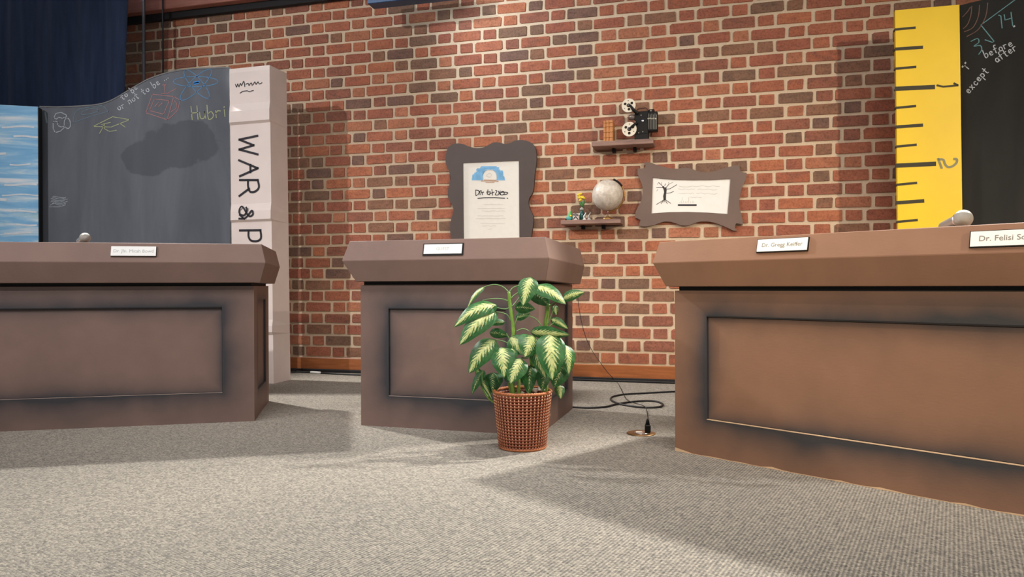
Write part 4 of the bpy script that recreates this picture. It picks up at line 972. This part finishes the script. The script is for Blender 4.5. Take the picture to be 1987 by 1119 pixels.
pet([SP(388, 165), SP(340, 150), SP(280, 150), SP(230, 160)]); pet([SP(395, 200), SP(360, 210), SP(310, 200)]); pet([SP(395, 150), SP(430, 120), SP(490, 98), SP(545, 92)])
pet([SP(405, 195), SP(430, 165), SP(460, 130), SP(520, 100)]); pet([SP(398, 280), SP(370, 240), SP(305, 225)]); pet([SP(430, 340), SP(470, 325), SP(515, 345)])
pet([SP(575, 305), SP(540, 265), SP(490, 250), SP(440, 262)]); pet([SP(410, 350), SP(420, 300), SP(440, 250)]); pet([SP(615, 300), SP(640, 230), SP(660, 180)])
pet([SP(600, 420), SP(610, 380), SP(625, 350)]); pet([SP(600, 330), SP(650, 290), SP(665, 280)]); pet([SP(460, 495, -.03), SP(490, 498, -.03), SP(522, 485, -.02)])
pet([SP(405, 420), SP(340, 395), SP(300, 392)]); pet([SP(405, 470), SP(390, 440), SP(372, 432)]); pet([SP(640, 420), SP(690, 400), SP(715, 425)]); pet([SP(400, 400), SP(380, 370), SP(372, 352)])
pet([SP(620, 195), SP(660, 165), SP(702, 150)]); pet([SP(612, 520), SP(660, 510), SP(700, 545)]); pet([SP(330, 640), SP(310, 600), SP(290, 585)]); pet([SP(230, 640), SP(228, 600), SP(235, 570)])
LV = [ # base, tip, width, depth base, depth tip, arch, fold, dark?, tilt
 ((515, 22), (468, 190), 98, .0, -.03, .10, .3, 0, .2), ((535, 78), (720, 182), 78, .0, -.05, .16, .3, 0, -.3), ((700, 152), (828, 110), 52, .02, .0, .12, .3, 0, .1), ((515, 108), (625, 192), 78, .03, .02, -.05, .2, 1, .3),
 ((242, 78), (140, 208), 30, .0, -.02, .12, .4, 0, .5), ((315, 185), (62, 316), 84, -.01, -.07, .20, .35, 0, .35), ((308, 218), (94, 422), 108, -.02, -.09, .16, .35, 0, .2), ((362, 288), (245, 300), 34, .03, .01, .1, .3, 1, 0),
 ((420, 200), (540, 210), 58, .03, .02, .1, .2, 1, .3), ((425, 265), (510, 235), 44, .03, .03, .1, .3, 1, 0), ((305, 388), (150, 588), 108, -.02, -.06, .18, .35, 0, .25), ((345, 432), (358, 612), 116, -.05, -.10, .14, .30, 0, .15),
 ((530, 365), (478, 492), 120, -.03, -.08, .12, .3, 0, -.2), ((395, 372), (470, 480), 92, -.02, -.06, .1, .3, 0, .2), ((405, 440), (402, 512), 62, -.05, -.07, .1, .3, 0, 0), ((455, 498), (395, 648), 104, -.07, -.11, .12, .3, 0, .1),
 ((512, 345), (742, 362), 66, -.03, -.05, .16, .3, 0, .5), ((625, 352), (640, 628), 142, -.05, -.10, .12, .25, 0, -.1), ((528, 418), (602, 618), 78, -.03, -.07, .10, .3, 0, .2), ((718, 420), (738, 592), 84, .0, -.03, .12, .3, 0, -.35),
 ((705, 540), (648, 672), 96, .0, -.02, .08, .3, 1, 0), ((680, 655), (690, 736), 50, .02, .0, .08, .3, 0, 0), ((632, 268), (732, 326), 44, .03, .01, .12, .3, 0, .2), ((512, 540), (500, 712), 72, .0, -.03, .08, .3, 1, 0),
 ((292, 582), (290, 705), 98, .03, .01, .1, .25, 1, .2), ((190, 552), (288, 742), 40, .03, .01, .1, .4, 0, .4), ((238, 568), (168, 708), 46, .02, .0, .1, .3, 1, .2), ((272, 348), (385, 368), 50, .04, .03, .1, .2, 1, .3),
 ((592, 560), (582, 692), 70, -.01, -.03, .08, .3, 1, 0), ((650, 188), (664, 246), 36, .02, .02, .08, .3, 0, 0), ((470, 560), (478, 660), 60, .02, .0, .05, .3, 1, .2), ((380, 540), (375, 640), 60, .02, .0, .05, .3, 1, -.2), ((560, 480), (520, 560), 60, .04, .03, .05, .3, 1, 0), ((690, 430), (725, 545), 50, .03, .02, .05, .3, 1, 0)]
for b_, t_, w_, d0, d1, ar, fo, dk, ti in LV: leaf(b_, t_, w_, d0, d1, ar, fo, LEAFD if dk else LEAF, ti)
lathe('soil', [(.088, -.026), (.092, .004), (.06, .010), (.001, .012)], plain('pot_moss', (128, 100, 70), .9, var=.4, scale=60, bump=.8), plant, 30)
film = plain('wrapping_film', (206, 196, 190), .25)
for k, (x_, y_, s_) in enumerate(((535, 690, 1.0), (470, 705, .7), (580, 680, .8))):
    c = pp(x_, y_, -.02); vs = [c + Vector((rnd.uniform(-.02, .02) * s_, rnd.uniform(-.02, .02), rnd.uniform(-.012, .016) * s_)) for _ in range(7)]
    bm = bmesh.new()
    for v in vs: bm.verts.new(v)
    bmesh.ops.convex_hull(bm, input=bm.verts[:]); bm_obj('wrapping_film', bm, film, plant)
